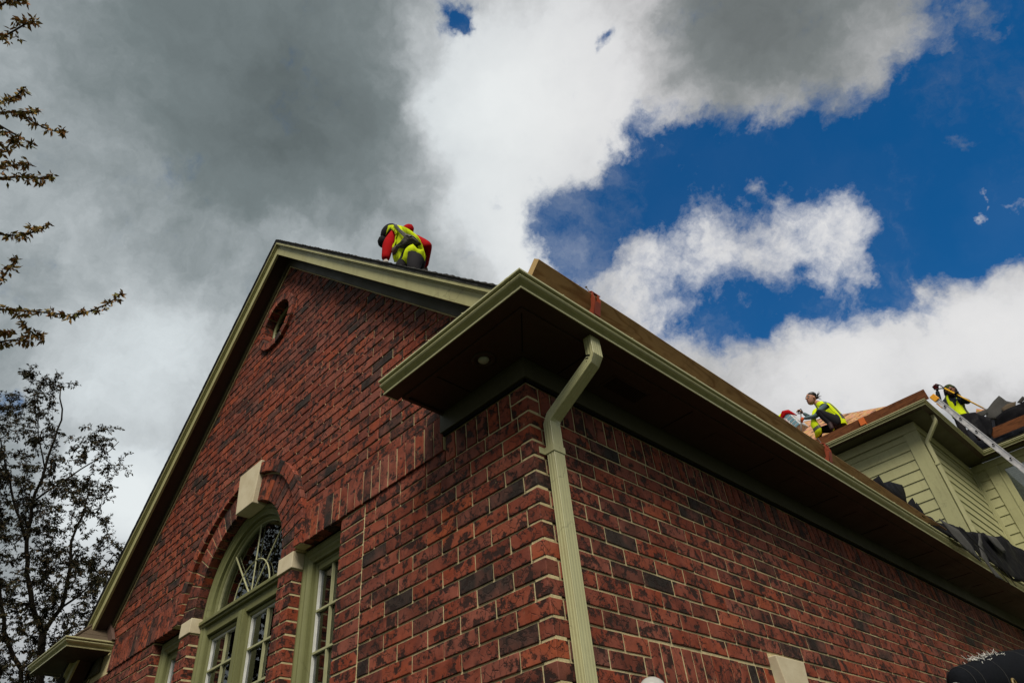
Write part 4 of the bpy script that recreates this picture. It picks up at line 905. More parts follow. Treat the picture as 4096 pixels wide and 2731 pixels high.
def vestloft(parent, stations, n=20, stripe=None, mn='hivis', name='vest'):
    mb = MB(); rings = [[Vector(c)+Vector(a)*math.cos(2*math.pi*k/n)+Vector(b)*math.sin(2*math.pi*k/n) for k in range(n)] for c, a, b in stations]
    for i in range(len(rings)-1):
        for k in range(n):
            k2 = (k+1) % n; q = stripe(i, k) if stripe else 0
            if q is None: continue
            mb.add([rings[i][k], rings[i][k2], rings[i+1][k2], rings[i+1][k]], [(0, 1, 2, 3)], 'stripe' if q else mn)
    o = mb.build(name, parent)
    md = o.modifiers.new('weld', 'WELD'); md.merge_threshold = .002
    md = o.modifiers.new('sub', 'SUBSURF'); md.levels = 1; md.render_levels = 1
    md = o.modifiers.new('solid', 'SOLIDIFY'); md.thickness = .01
    return o
# --- worker 1: bent over on the gable roof, back to camera
P1 = thing('person', 'person in red top and yellow vest bent over on the gable roof', 'person', (-26, 10.5, 33))
jt = dict(pelvis=(-25.6, 11.0, 41.2), belly=(-26.9, 11.3, 43.9), chest=(-28.6, 11.6, 46.9), neck=(-29.9, 11.2, 49.0), nk2=(-31.0, 11.1, 49.9),
  shl=(-29.5, 10.2, 47.9), ell=(-29.2, 9.2, 44.9), hal=(-29.2, 8.9, 41.9), shr=(-26.5, 11.3, 45.2), elr=(-22.9, 10.8, 40.7), har=(-26.2, 12.9, 40.9),
  hpl=(-26.4, 10.3, 40.2), knl=(-27.0, 8.9, 37.6), anl=(-28.0, 10.6, 34.6), tol=(-27.6, 8.9, 34.2), hpr=(-24.4, 10.1, 39.4), knr=(-23.5, 9.0, 36.0), anr=(-23.6, 10.8, 32.4), tor=(-23.2, 9.2, 32.0))
rd = dict(pelvis=(1.35, 1.25), belly=(1.45, 1.2), chest=(1.6, 1.15), neck=.75, nk2=.6, shl=.85, ell=.80, hal=.55, shr=.8, elr=.58, har=.40, hpl=1.2, knl=.8, anl=.5, tol=.4, hpr=1.2, knr=.8, anr=.5, tor=.4)
bn_ = [('pelvis', 'belly', 'redcloth'), ('belly', 'chest', 'redcloth'), ('chest', 'neck', 'redcloth'), ('neck', 'nk2', 'redcloth'), ('chest', 'shl', 'redcloth'), ('shl', 'ell', 'redcloth'), ('ell', 'hal', 'redcloth'), ('chest', 'shr', 'redcloth'), ('shr', 'elr', 'redcloth'), ('elr', 'har', 'redcloth'),
  ('pelvis', 'hpl', 'blackcloth'), ('hpl', 'knl', 'blackcloth'), ('knl', 'anl', 'blackcloth'), ('anl', 'tol', 'shoe'), ('pelvis', 'hpr', 'blackcloth'), ('hpr', 'knr', 'blackcloth'), ('knr', 'anr', 'blackcloth'), ('anr', 'tor', 'shoe')]
m2 = skinmesh(jt, bn_, rd, 'pelvis', None, 'body', P1); ex = MB(); head(ex, (-32.2, 11.1, 50.7), (-.65, .5, -.15), (-.5, .3, -.8), 2.3, 'skindark')
ex.ball((-25.0, 10.3, 40.0), (1.5, 1.0, 1.8), 'blackcloth', 16, 10); ex.ball((-24.3, 10.4, 38.9), (.95, .9, 1.6), 'blackcloth', 14, 9)
hand(ex, jt['hal'], (0, .2, -1), (-.2, 1, 0), .7, 'greyglove'); hand(ex, jt['har'], (-.3, .4, -1), (0, 1, 0), .7, 'greyglove'); finish_body(m2, ex, 'body', P1)
s = MB(); s.ball((-31.8, 11.1, 50.8), (1.5, 1.1, 1.35), 'blackcloth', 16, 9); s.ball((-32.7, 10.9, 49.7), (.95, .9, .95), 'blackcloth', 12, 7); s.build('hood', P1, True)
s = MB(); s.ball((-28.3, 11.4, 48.2), (1.35, .8, 1.05), 'redcloth', 12, 7); s.build('collar', P1, True)
def cloth(outline, mn, name, push, th, bulge=.08, wave=.03, sub=2):
    bm = bmesh.new(); f = bm.faces.new([bm.verts.new(Vector(p)) for p in outline]); bmesh.ops.triangulate(bm, faces=[f]); OL = [Vector(p) for p in outline]
    for _ in range(sub):
        bmesh.ops.subdivide_edges(bm, edges=[e for e in bm.edges if e.calc_length() > .6], cuts=1); bmesh.ops.triangulate(bm, faces=bm.faces[:])
    for v in bm.verts:
        p = v.co; d = min((p-q).length for q in OL); k = min(1, d/1.3)
        p.y += -push-bulge*k+wave*k*(math.sin(p.x*2.3+p.z*1.1)+.7*math.sin(p.z*3.1-p.x))
    bmesh.ops.solidify(bm, geom=bm.faces[:], thickness=th)
    mb = MB(); bm.verts.index_update(); mb.v = [tuple(v.co) for v in bm.verts]; mb.f = [[v.index for v in f.verts] for f in bm.faces]; mb.m = [0]*len(mb.f); mb.b = [.5]*len(mb.f); mb.mats = [mn]; bm.free()
    return mb.build(name, P1, True)
cloth([(-32.08, 10.6, 49.81), (-32.17, 10.67, 51.44), (-30.86, 10.27, 50.87), (-28.66, 9.62, 48.63), (-27.16, 9.24, 46.95), (-26.1, 9.05, 45.81), (-25.17, 8.92, 44.64), (-24.39, 8.9, 43.62), (-23.78, 8.99, 42.72), (-23.32, 9.19, 41.99), (-23.1, 9.39, 41.5), (-22.97, 9.61, 40.98), (-22.93, 9.91, 40.28), (-23.0, 10.17, 39.77), (-23.32, 10.74, 38.94), (-23.56, 10.76, 38.3), (-23.89, 10.22, 37.49), (-23.28, 10.39, 38.68), (-23.01, 10.13, 39.63), (-23.06, 9.68, 39.37), (-23.17, 9.35, 39.36), (-23.52, 8.93, 40.16), (-24.13, 8.76, 40.25), (-24.86, 8.78, 40.25), (-25.56, 8.99, 39.73), (-26.62, 9.36, 39.71), (-28.4, 9.76, 41.45), (-28.78, 9.65, 43.3), (-28.86, 9.59, 44.43), (-27.96, 9.29, 44.39), (-27.36, 9.14, 45.04), (-28.06, 9.36, 46.59), (-29.75, 9.88, 49.06), (-31.01, 10.25, 49.64)], 'hivis', 'vest', 0, .05)
cloth([(-28.52, 9.58, 48.42), (-27.16, 9.25, 46.97), (-25.91, 8.93, 44.83), (-24.33, 8.77, 42.44), (-23.93, 8.79, 41.6), (-23.53, 8.97, 41.65), (-23.29, 9.12, 41.35), (-23.01, 9.48, 40.73), (-22.94, 9.91, 40.22), (-23.04, 9.4, 40.39), (-23.45, 8.97, 41.2), (-23.86, 8.8, 41.29), (-24.38, 8.71, 41.55), (-24.79, 8.7, 41.45), (-25.46, 8.77, 41.43), (-27.13, 9.12, 42.55), (-27.65, 9.28, 42.7), (-28.26, 9.51, 42.7), (-28.6, 9.58, 43.36), (-28.26, 9.43, 43.57), (-26.22, 8.89, 42.33), (-25.45, 8.75, 42.04), (-24.75, 8.71, 42.12), (-26.19, 8.93, 44.54), (-27.09, 9.16, 46.15)], 'stripe', 'reflective_stripe', .20, .05, 0, .0)
# --- worker 2: squatting on the wing roof with a shovel
P2 = thing('person', 'person in blue-grey top and yellow vest squatting on the roof decking', 'person', (-19, 119.5, 50.5))
jt = dict(pelvis=(-17.3, 120.4, 53.9), belly=(-17.6, 120.3, 55.8), chest=(-18.6, 120.1, 58.0), neck=(-19.5, 119.9, 59.6), nk2=(-20.05, 119.6, 60.8),
  shr=(-17.9, 118.9, 58.3), elr=(-20.6, 118.3, 56.4), har=(-23.5, 119.1, 57.7), shl=(-20.3, 121.0, 58.6), ell=(-22.4, 121.0, 57.9), hal=(-23.55, 120.1, 59.6),
  hpr=(-17.2, 118.7, 53.3), knr=(-19.7, 117.6, 57.1), anr=(-18.3, 118.0, 53.2), tor=(-18.2, 117.5, 51.4), hpl=(-17.8, 121.3, 53.5), knl=(-22.0, 120.6, 54.2), anl=(-23.0, 121.3, 51.8), tol=(-23.9, 120.4, 51.5))
rd = dict(pelvis=(1.3, 1.2), belly=(1.2, 1.05), chest=(1.35, 1.1), neck=.8, nk2=.72, shr=.82, elr=.62, har=.36, shl=.78, ell=.55, hal=.36, hpr=1.45, knr=.98, anr=.55, tor=.45, hpl=1.2, knl=.85, anl=.5, tol=.42)
bn_ = [('pelvis', 'belly', 'bluegreycloth'), ('belly', 'chest', 'bluegreycloth'), ('chest', 'neck', 'bluegreycloth'), ('neck', 'nk2', 'skin'), ('chest', 'shr', 'bluegreycloth'), ('shr', 'elr', 'bluegreycloth'), ('elr', 'har', 'bluegreycloth'), ('chest', 'shl', 'bluegreycloth'), ('shl', 'ell', 'bluegreycloth'), ('ell', 'hal', 'bluegreycloth'),
  ('pelvis', 'hpr', 'blackcloth'), ('hpr', 'knr', 'blackcloth'), ('knr', 'anr', 'blackcloth'), ('anr', 'tor', 'shoe'), ('pelvis', 'hpl', 'blackcloth'), ('hpl', 'knl', 'blackcloth'), ('knl', 'anl', 'blackcloth'), ('anl', 'tol', 'shoe')]
m2 = skinmesh(jt, bn_, rd, 'pelvis', None, 'body', P2); ex = MB(); HC = Vector((-20.35, 119.3, 61.35)); hu, hf = Vector((.28, .05, 1)), Vector((-.50, -.80, -.34)); head(ex, HC, hu, hf, 2.85)
hand(ex, jt['har'], (-1, .4, .1), (.1, 1, 0), .8, 'orangeglove', .95); hand(ex, jt['hal'], (-.5, -.3, .9), (-.6, -.4, -.4), .8, 'skin', .95); finish_body(m2, ex, 'body', P2)
s = MB(); hu.normalize(); s.loft([(HC+hu*z-hf*o, Vector((.75, -.66, 0))*a, Vector((.66, .75, 0))*b_) for z, o, a, b_ in ((-.45, .60, .60, .5), (-.1, .50, 1.04, .85), (.35, .34, 1.14, 1.0), (.62, .14, 1.14, 1.18), (1.0, .08, 1.04, 1.14), (1.35, .05, .78, .84), (1.52, .03, .3, .3))], 'hair', 14)
tl = HC+Vector((1.05, .5, .1)); s.ball(tl, (.45, .4, .45), 'hair', 10, 6)
for i in range(9): a = Vector((.55+random.random()*.35, J(.4), J(.8))); s.tube([tl, tl+a*.7, tl+a*1.35+Vector((0, 0, -.1))], [.14, .09, .02], 'hair', 5)
s.build('hair', P2, True)
sp = Vector((-.8, 0, 1)).normalized(); lat = Vector((.35, -1, .1)).normalized(); fw = Vector((-1, -.3, -.2)).normalized()
st = [((-17.4, 120.6, 52.6), lat*1.6, fw*1.55), ((-17.35, 120.6, 53.6), lat*1.6, fw*1.65), ((-17.5, 120.5, 55.0), lat*1.65, fw*1.6), ((-18.0, 120.2, 56.8), lat*1.8, fw*1.6), ((-18.6, 120.0, 58.3), lat*1.85, fw*1.5), ((-19.2, 119.9, 59.5), lat*1.15, fw*1.0)]
def p2s(i, k):
    if i in (3,) and k in (0, 1, 19, 9, 10, 11): return None
    if i == 1: return 1 if k in (14, 15, 16, 17, 4, 5, 6, 7) else 0
    if k in (3, 7, 13, 17) and i > 1: return 1
    return 0
vestloft(P2, st, 20, p2s)
s = MB(); s.loft([((-20.6, 119.5, 58.6), (.75, -.2, .1), (0, .5, 0)), ((-21.3, 119.3, 57.4), (.6, -.2, .1), (0, .45, 0)), ((-21.9, 119.1, 55.6), (.85, -.2, .15), (0, .5, 0)), ((-21.5, 118.9, 53.6), (1.0, -.2, .1), (0, .5, 0)), ((-21.8, 118.9, 52.3), (.95, -.2, .2), (0, .35, 0))], 'hivis', 12); s.build('vest_panel', P2, True)
s = MB(); s.loft([((-21.62, 118.93, 54.3), (.97, -.2, .1), (0, .54, 0)), ((-21.5, 118.9, 53.6), (1.05, -.2, .1), (0, .55, 0))], 'stripe', 12); s.build('reflective_stripe', P2)
T2 = thing('shovel', 'short steel shovel with D handle held by the squatting worker', 'shovel', (-25.8, 120, 52))
s = MB(); a = Vector((-23.9, 119.6, 59.3)); b_ = Vector((-25.9, 119.6, 53.6)); s.tube([a, b_], .16, 'steel', 8); s.build('shaft', T2, True)
s = MB(); s.tube([a, a+Vector((-.35, 0, .45)), a+Vector((-.25, 0, 1.1)), a+Vector((.45, 0, 1.15)), a+Vector((.55, 0, .5)), a], .12, 'blackplastic', 6); s.build('handle', T2, True)
s = MB(); s.obox(b_+Vector((-.3, 0, -.9)), (.75, 0, -.25), (0, .06, 0), (-.3, 0, -.95), 'steel'); s.build('blade', T2)
# --- worker 3: hooded, behind the felt, holding a yellow shovel
P3 = thing('person', 'hooded person in yellow vest holding a yellow shovel handle across the chest', 'person', (-.5, 156, 53))
jt = dict(pelvis=(-.3, 156, 60.0), belly=(-.3, 156, 61.6), chest=(-.1, 155.8, 63.8), neck=(.3, 155.5, 65.6), nk2=(.5, 155.3, 66.3),
  shr=(-1.7, 155.5, 65.2), elr=(-2.9, 155.0, 64.7), fr=(-2.3, 154.6, 66.4), har=(-1.75, 154.4, 68.2), shl=(1.9, 155.6, 63.7), ell=(3.0, 154.9, 62.2), hal=(1.95, 154.2, 63.9),
  hpr=(-1.1, 156, 59.4), knr=(-1.4, 155.4, 56.2), anr=(-1.3, 156, 53.4), tor=(-1.3, 155, 53.1), hpl=(.6, 156, 59.4), knl=(.9, 155.4, 56.2), anl=(.8, 156, 53.4), tol=(.8, 155, 53.1))
rd = dict(pelvis=1.35, belly=1.25, chest=(1.55, 1.15), neck=.7, nk2=.6, shr=.85, elr=.68, fr=.6, har=.42, shl=.85, ell=.66, hal=.42, hpr=1.1, knr=.8, anr=.5, tor=.42, hpl=1.1, knl=.8, anl=.5, tol=.42)
bn_ = [('pelvis', 'belly', 'navycloth'), ('belly', 'chest', 'navycloth'), ('chest', 'neck', 'navycloth'), ('neck', 'nk2', 'navycloth'), ('chest', 'shr', 'navycloth'), ('shr', 'elr', 'navycloth'), ('elr', 'fr', 'navycloth'), ('fr', 'har', 'navycloth'), ('chest', 'shl', 'navycloth'), ('shl', 'ell', 'navycloth'), ('ell', 'hal', 'navycloth'),
  ('pelvis', 'hpr', 'blackcloth'), ('hpr', 'knr', 'blackcloth'), ('knr', 'anr', 'blackcloth'), ('anr', 'tor', 'shoe'), ('pelvis', 'hpl', 'blackcloth'), ('hpl', 'knl', 'blackcloth'), ('knl', 'anl', 'blackcloth'), ('anl', 'tol', 'shoe')]
m2 = skinmesh(jt, bn_, rd, 'pelvis', None, 'body', P3); ex = MB(); HC = Vector((.75, 155.0, 67.0)); hu, hf = Vector((0, .1, 1)), Vector((.30, -.9, -.35)); head(ex, HC, hu, hf, 2.7, 'skindark')
hand(ex, jt['har'], (.3, 0, 1), (.5, -.6, 0), .85, 'maroonglove', 1.1); hand(ex, jt['hal'], (-.2, -.2, .8), (.2, -.8, .4), .85, 'blackcloth', 1.15); finish_body(m2, ex, 'body', P3)
s = MB(); s.loft([(HC+Vector((x_, y_, z_)), (a, 0, 0), (0, b_, 0)) for x_, y_, z_, a, b_ in ((0, .1, .25, 1.02, 1.12), (0, .08, .7, 1.03, 1.14), (-.02, .12, 1.15, .92, 1.0), (-.05, .15, 1.45, .5, .55), (-.05, .15, 1.55, .1, .1))], 'greencloth', 14); s.build('beanie', P3, True)
s = MB(); s.loft([(HC+Vector((x_, y_, z_)), (a, 0, 0), (0, b_, 0)) for x_, y_, z_, a, b_ in ((-.3, .6, -1.9, 1.3, 1.0), (-.3, .75, -.9, 1.5, 1.0), (-.25, .85, .1, 1.55, 1.05), (-.2, .85, 1.0, 1.35, 1.05), (-.15, .7, 1.7, .85, .9), (-.1, .6, 1.95, .2, .3))], 'blackcloth', 14); s.build('hood', P3, True)
lat = Vector((1, .05, -.3)).normalized()
st = [((-.2, 155.9, 60.0), lat*1.9, (0, -1.5, 0)), ((-.2, 155.9, 61.2), lat*1.85, (0, -1.5, 0)), ((-.1, 155.85, 62.6), lat*1.8, (0, -1.45, 0)), ((0, 155.8, 64.0), lat*1.9, (0, -1.4, 0)), ((.1, 155.7, 65.3), lat*1.7, (0, -1.15, 0)), ((.2, 155.6, 65.9), lat*1.2, (0, -.9, 0))]
def p3s(i, k):
    if i >= 3 and k in (4, 5, 3): return None
    if i == 2 and k == 4: return None
    if i in (3,) and k in (0, 1, 19, 9, 10, 11): return None
    if k in (7, 8, 1, 2): return 1 if k in (7, 1) else 0
    return 0
vestloft(P3, st, 20, p3s)
T3 = thing('shovel', 'long yellow-handled shovel held across by the hooded worker', 'shovel', (5, 154, 58))
a, b_ = Vector((.0, 153.9, 67.6)), Vector((5.6, 153.9, 58.0)); mid = a.lerp(b_, .42)
s = MB(); s.tube([a, a.lerp(b_, .45), a.lerp(b_, .9)], [.22, .2, .17], 'yellowfibre', 8); s.build('shaft', T3, True)
s = MB(); s.tube([a.lerp(b_, .88), a.lerp(b_, 1.0)], .16, 'steel', 8); s.obox(b_+Vector((.5, 0, -.8)), (.7, 0, .4), (0, .06, 0), (.5, 0, -.9), 'steel'); s.build('blade', T3)
s = MB(); s.tube([a+Vector((.1, 0, -.2)), a+Vector((-.6, 0, .35)), a+Vector((-1.1, 0, .5)), a+Vector((-2.1, .1, .9)), a+Vector((-2.2, .1, 1.7)), a+Vector((-1.2, 0, 2.0)), a+Vector((-.5, 0, 1.2)), a], .15, 'blackplastic', 6); s.build('handle', T3, True)
# ------------------------------------------------------------------ denim-covered folded umbrella and wall light at the bottom edge
UB = thing('folded_umbrella', 'folded umbrella in dark denim-like cover with frayed white patch and brass eyelet', 'umbrella', (9, 40, -12))
s = MB(); ax = Vector((0, 27, 3.4)); c0 = Vector((7.4, 32.2, -13.35)); axn = ax.normalized(); sv = Vector((1, 0, 0)); uv = sv.cross(axn); uv = uv if uv.z > 0 else -uv
st = []
for i, (t, r) in enumerate(((0, .5), (.008, .95), (.03, 1.12), (.08, 1.22), (.16, 1.36), (.22, 1.58), (.28, 1.62), (.36, 1.86), (.42, 1.9), (.5, 2.1), (.6, 2.15), (.8, 2.4), (1.0, 2.5))):
    st.append((c0+ax*t+uv*J(.05)-Za*.25, sv*(r*.8), uv*r))
s.loft(st, 'denim', 20); o = s.build('cover', UB, True)
dm = o.modifiers.new('sub', 'SUBSURF'); dm.levels = 1; dm.render_levels = 1
s = MB(); s.tube([c0-axn*1.1-Za*.35, c0-axn*.7-Za*.35, c0-axn*.65-Za*.35, c0+axn*.2-Za*.3], [.16, .30, .20, .2], 'steel', 10); s.build('tip', UB, True)
for t_, rr in ((.03, 1.15), (.10, 1.27), (.285, 1.66), (.62, 2.2)):
    s = MB(); c = c0+ax*t_-Za*.25; s.tube([c+sv*(rr*.8)*math.cos(q)+uv*rr*math.sin(q) for q in [2*math.pi*i/24 for i in range(25)]], .025, 'thread', 4); s.build('seam', UB)
s = MB(); c = c0+ax*.30+sv*1.50-Za*.75; s.tube([c+axn*.42*math.cos(q)+uv*.36*math.sin(q) for q in [2*math.pi*i/20 for i in range(21)]], .09, 'brass', 6); s.build('eyelet', UB, True)
s = MB()
for i in range(85):
    t_ = .20+random.random()**1.3*.30; rr = 1.50+(t_-.2)*2.0; q = rad(55+random.random()*60); c = c0+ax*t_-Za*.25+sv*(rr*.8)*math.cos(q)*1.02+uv*rr*math.sin(q)*1.02
    d = Vector((J(.35), J(.4), .05+J(.3))); s.tube([c, c+d*.5, c+d+Vector((0, J(.3), J(.2)))], [.03, .022, .012], 'fray', 4)
s.build('frayed_edge', UB)
WL = thing('wall_light', 'rounded pale grey wall light top at the bottom edge beside the downspout', 'wall light', (1.4, 5.0, -16))
s = MB(); s.ball((1.5, 5.05, -15.35), (.72, .78, .75), 'lampglass', 18, 12); s.build('dome', WL, True)
s = MB(); s.tube([(0, 5.05, -15.9), (1.5, 5.05, -15.9)], .2, 'steel', 8); s.ball((1.5, 5.05, -16.1), (.8, .85, .45), 'steel', 14, 8); s.build('base', WL, True)
# ------------------------------------------------------------------ trees
def leafcloud(mb, c, r, n, size, mn='leaf', droop=.5):
    for _ in range(n):
        p = Vector(c)+Vector((J(1), J(1), J(1)))*r; d = Vector((J(1), J(1), J(.8)-droop)).normalized(); q = d.cross(Vector((J(1), J(1), J(1)))).normalized()
        l = size*random.uniform(.6, 1.25); w_ = l*.26
        mb.add([p, p+d*l*.45+q*w_, p+d*l, p+d*l*.45-q*w_], [(0, 1, 2, 3)], mn, random.random())
def grow(p, d, length, r, depth, segs, tips, mbw, spread=.55, up=.12, keep=None):
    pts = [Vector(p)]; rs = [r]; d = Vector(d).normalized()
    for i in range(segs):
        d = (d+Vector((J(.22), J(.22), J(.16)+up*.3))).normalized(); pts.append(pts[-1]+d*length/segs); rs.append(r*(1-.45*(i+1)/segs))
    mbw.tube(pts, rs, 'bark', 5 if depth < 3 else 7)
    if depth <= 0: tips += pts[1:]; return
    if depth <= 2: tips += pts[2:]
    nb = random.randint(2, 3) if depth > 1 else random.randint(2, 4)
    for i in range(nb+1):
        k = random.randint(max(1, segs-3), segs) if i else segs
        dd = (d+Vector((J(1), J(1), J(.7)+up))*spread).normalized()
        q = pts[k]
        if keep and not keep(q+dd*length*.7): continue
        grow(q, dd, length*random.uniform(.6, .82), rs[k]*.62, depth-1, segs, tips, mbw, spread, up, keep)
random.seed(21)
T = thing('leafy_tree', 'dark leafy tree standing behind the left end of the gable roof', 'tree', (-166, 16, -41.8))
wb = MB(); lb = MB()
LIMBS = [([(-168, 17, -41.8), (-167.5, 17, -10), (-166.4, 16.5, 20), (-164.6, 12.9, 33.7)], 2.0, 1.25),
  ([(-164.6, 12.9, 33.7), (-163.8, 8.7, 38.9), (-162.2, 5.2, 45.0), (-160.2, 2.7, 51.2), (-157.3, .5, 58.9), (-153.9, 0, 66.1), (-148.5, -1.2, 76.5), (-145.2, -4.3, 82.6)], 1.0, .22),
  ([(-164.6, 12.9, 33.7), (-162.6, 14.4, 39.0), (-160.3, 13.2, 46.0), (-158.2, 11.1, 52.5), (-155.3, 11.3, 58.9), (-152.6, 10.0, 65.2)], .85, .2),
  ([(-160.2, 2.7, 51.2), (-157.7, -3.3, 59.1), (-155.6, -7.0, 64.6), (-152, -12, 71)], .55, .18),
  ([(-157.3, .5, 58.9), (-154.9, 3.4, 63.1), (-152.1, 6.9, 67.5), (-149.7, 9.9, 70.9), (-147.2, 12.0, 74.6)], .42, .12),
  ([(-168, 17, -20), (-167.4, 17, 10), (-166.9, 11.4, 26.5), (-166.4, 7.3, 31.1), (-164.9, 3.1, 38.3), (-162.7, -1.2, 46.3), (-160.2, -6.1, 54.1), (-158, -13, 62)], 1.3, .3),
  ([(-162.6, 14.4, 39.0), (-160.5, 17.6, 42.9), (-158.5, 19.5, 47.1), (-156.6, 20.7, 50.9)], .45, .12),
  ([(-166.9, 11.4, 26.5), (-168, 20, 34), (-167, 24, 40)], .5, .15), ([(-167.5, 17, 5), (-166, 24, 14), (-165, 28, 22)], .5, .15), ([(-167.5, 17, 0), (-170, 6, 12), (-171, -4, 22)], .6, .2),
  ([(-166.4, 7.3, 31.1), (-172, -4, 40), (-174, -16, 48), (-172, -26, 56)], .6, .2), ([(-153.9, 0, 66.1), (-151.1, -4.2, 72.5), (-146.8, -8.0, 80.7)], .3, .1)]
nodes = []
for L_, r0, r1 in LIMBS:
    P = [Vector(p) for p in L_]; Q = []
    for a, b_ in zip(P, P[1:]):
        n_ = max(2, int((b_-a).length/2.2))
        for k in range(n_): Q.append(a.lerp(b_, k/n_)+Vector((J(.25), J(.25), J(.25)))*(0 if k == 0 else 1))
    Q.append(P[-1]); wb.tube(Q, [.62*(r0+(r1-r0)*i/(len(Q)-1)) for i in range(len(Q))], 'bark', 7)
    nodes += [(q, r0+(r1-r0)*i/(len(Q)-1)) for i, q in enumerate(Q) if q.z > 0]
def edge_y(z):
    t = [(-25, 32), (22, 32), (40, 28), (47, 25), (55, 18), (62, 15), (70, 16.5), (77, 16), (80, 3), (86, -1), (90, -4)]
    for (a, b_), (c_, d_) in zip(t, t[1:]):
        if a <= z <= c_: return b_+(d_-b_)*(z-a)/(c_-a)
    return -9
att = []
while len(att) < 1500:
    z = random.uniform(-22, 88); y = random.uniform(-30, 31); x = -160-(80-z)*.12+J(13)
    e = edge_y(z)
    if y > e or y < (14-(z-22)*.40)-16 or (z > 80 and y < -12): continue
    if z > 66 and random.random() < .35: continue
    if math.sin(y*.5+z*.21)+math.sin(z*.37+x*.3)+J(1.0) < -.9: continue
    att.append(Vector((x, y, z)))
att.sort(key=lambda p: min((p-q).length_squared for q, r in nodes[::3]))
for p in att:
    q, r = min(nodes, key=lambda n_: (n_[0]-p).length_squared); L_ = (p-q).length
    if L_ < .4: continue
    n_ = max(2, int(L_/1.8)); sag = Vector((J(.5), J(.5), .5))*min(1.5, L_*.14); path = [q+(p-q)*(k/n_)+sag*math.sin(math.pi*k/n_)+Vector((J(.15), J(.15), J(.15)))*(0 < k) for k in range(n_+1)]
    ra = min(r*.6, .10+L_*.02); wb.tube(path, [ra*(1-.55*k/n_) for k in range(n_+1)], 'bark', 4)
    nodes += [(path[k], max(.07, ra*(1-.55*k/n_))) for k in range(1, n_+1)]
    dr = (path[-1]-path[-2]).normalized()
    for k in range(n_+1):
        if k < n_-2: continue
        c = path[k]
        for _ in range(3 if k < n_ else 4):
            t = (dr+Vector((J(.9), J(.9), J(.7)+.25))).normalized(); l_ = random.uniform(.9, 2.2); tp = c+t*l_
            wb.tube([c, c+t*l_*.5, tp], [.05, .04, .02], 'bark', 3)
            for m_ in range(random.randint(4, 8)):
                o_ = c+t*l_*random.uniform(.3, 1.05)+Vector((J(.14), J(.14), J(.14))); d = (t*.5+Vector((J(1), J(1), J(.7)-.75))).normalized(); q_ = d.cross(Vector((J(1), J(1), J(1)))).normalized(); ll = random.uniform(.5, .95)
                lb.add([o_, o_+d*ll*.45+q_*ll*.20, o_+d*ll, o_+d*ll*.45-q_*ll*.20], [(0, 1, 2, 3)], 'leaf', random.random())
wb.build('trunk', T, True); lb.build('crown', T, kind='stuff')
print('leaves', len(lb.f))
random.seed(5)
T = thing('budding_tree', 'front yard tree whose bronze budding twigs reach in at the left edge', 'tree', (-100, -62, -41.8))
wb = MB(); lb = MB(); tips = []
base = Vector((-104, -66, -41.8)); top = base+Vector((2, 3, 60))
wb.tube([base, base+Vector((0, 0, 30)), top, top+Vector((2, 2, 25))], [3.2, 2.6, 1.9, 1.1], 'bark', 9)
# left side plane of what the photograph shows: keep the general crown outside of it
def outside(p, mgn=-150):
    u, v, d = pix(p); return u < mgn or v < -300 or u == -9999
for (q, d, l, r, dp) in ((top, (.2, .1, 1), 22, 1.2, 5), (top, (-.9, .2, .7), 22, 1.1, 5), (top, (.2, -1, .7), 22, 1.1, 5), (base+Vector((0, 0, 40)), (-.8, .7, .6), 24, 1.2, 5), (base+Vector((0, 0, 36)), (.9, -.6, .5), 22, 1.1, 5), (base+Vector((0, 0, 45)), (-.5, -.8, .6), 22, 1.1, 5), (base+Vector((0, 0, 45)), (.2, .7, .8), 18, 1.1, 5)):
    grow(q, d, l, r, dp, 5, tips, wb, .6, .2, outside)
tips = [p for p in tips if outside(p, -90) and p.z > -15]
LN = max(1, int(26000/max(1, len(tips))))
for p in tips: leafcloud(lb, p, 2.4, LN, 1.5)
print('tips2', len(tips), len(lb.f))
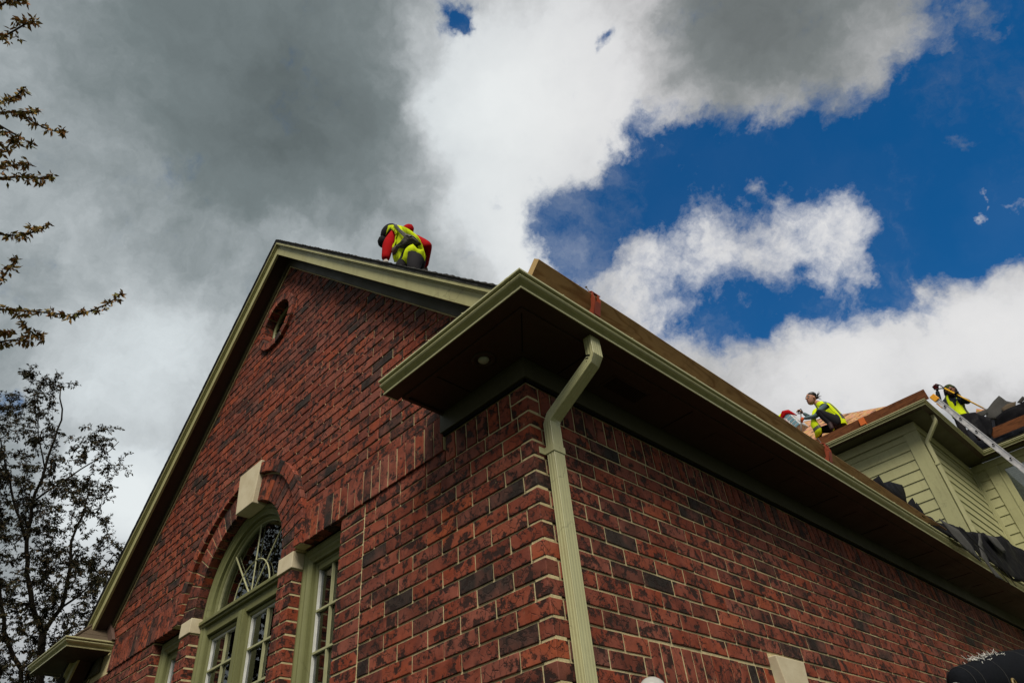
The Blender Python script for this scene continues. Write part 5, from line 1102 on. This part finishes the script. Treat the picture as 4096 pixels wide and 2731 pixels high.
TW = [[[-42.0, -38.1, 64.8], [-41.0, -37.4, 65.6], [-40.5, -36.2, 66.1]],
[[-44.8, -36.7, 62.8], [-43.6, -35.9, 63.9], [-42.4, -35.2, 64.8], [-41.8, -34.8, 65.3]],
[[-50.2, -33.9, 58.6], [-49.3, -32.9, 59.5], [-48.2, -32.5, 60.5]],
[[-51.0, -33.4, 57.9], [-50.2, -31.6, 58.8], [-49.4, -30.5, 59.5]],
[[-50.3, -31.5, 58.7], [-50.6, -29.8, 58.5], [-50.5, -28.2, 58.6], [-50.3, -26.8, 58.9]],
[[-52.1, -32.8, 56.9], [-52.3, -31.2, 56.9], [-52.4, -29.3, 56.8]],
[[-53.6, -32.0, 55.6], [-53.7, -31.2, 55.5], [-52.5, -31.1, 56.7]],
[[-55.5, -30.9, 53.7], [-54.8, -29.7, 54.5], [-54.1, -28.6, 55.2]],
[[-56.4, -30.4, 52.9], [-55.4, -28.3, 53.9], [-55.0, -26.9, 54.4], [-54.3, -25.8, 55.1]],
[[-60.7, -27.7, 48.1], [-60.2, -25.9, 48.7], [-59.5, -24.7, 49.6], [-58.4, -23.7, 50.8]],
[[-64.0, -25.4, 44.0], [-62.9, -25.1, 45.5], [-62.1, -25.0, 46.4]],
[[-66.0, -24.0, 41.3], [-65.8, -22.5, 41.6], [-65.3, -20.9, 42.1], [-64.7, -18.4, 42.7], [-64.4, -16.6, 42.8], [-63.3, -14.9, 44.1], [-62.1, -13.5, 45.3], [-60.9, -12.6, 46.7]],
[[-65.9, -22.2, 41.4], [-66.6, -20.5, 40.3], [-66.8, -19.2, 39.9], [-66.6, -18.5, 40.1]],
[[-68.2, -22.4, 38.1], [-67.7, -21.1, 38.8], [-67.4, -19.6, 39.0]],
[[-67.4, -22.9, 39.2], [-67.4, -22.1, 39.2]]]
def cluster(p, n=14):
    n = int(n*1.05)
    for _ in range(n):
        d = Vector((J(1), J(1), J(1)-.55)).normalized(); q = d.cross(Vector((J(1), J(1), J(1)))).normalized(); l = random.uniform(.4, 1.0); o = Vector(p)+Vector((J(.25), J(.25), J(.25)))
        lb.add([o, o+d*l*.4+q*l*.22, o+d*l, o+d*l*.45-q*l*.2], [(0, 1, 2, 3)], 'budleaf', random.random())
for i, tw in enumerate(TW):
    P = [Vector(p) for p in tw]
    if i not in (4, 12):
        src = base+Vector((2, 3, 48+i*0.0+max(0, (P[0].z-38))*.35)); mid = src.lerp(P[0], .55)+Vector((0, -3, 2.5)); q = P[0]-(P[1]-P[0])*2.0
        wb.tube([src, mid, q.lerp(mid, .25), q, P[0]], [.9, .5, .28, .17, .12], 'bark', 5)
        wb.tube(P, [.11]*(len(P)-1)+[.04], 'bark', 5)
    else: wb.tube(P, [.08]*(len(P)-1)+[.04], 'bark', 5)
    pr = P if i in (0, 1, 7, 8, 9, 10, 11, 13, 14) else P[1:]
    for a, b_ in zip(P, P[1:]):
        for k in range(3):
            c = a.lerp(b_, (k+.5)/3)
            if i in (4, 5) and k == 1: continue
            d = Vector((J(.6), J(.6), J(.6))); wb.tube([c, c+d], [.05, .03], 'bark', 4); cluster(c+d, 11); cluster(c, 5)
    cluster(P[-1], 20)
wb.build('trunk', T, True); lb.build('crown', T, kind='stuff')
print('verts', sum(len(m.vertices) for m in bpy.data.meshes), 'bricks', len(BR))
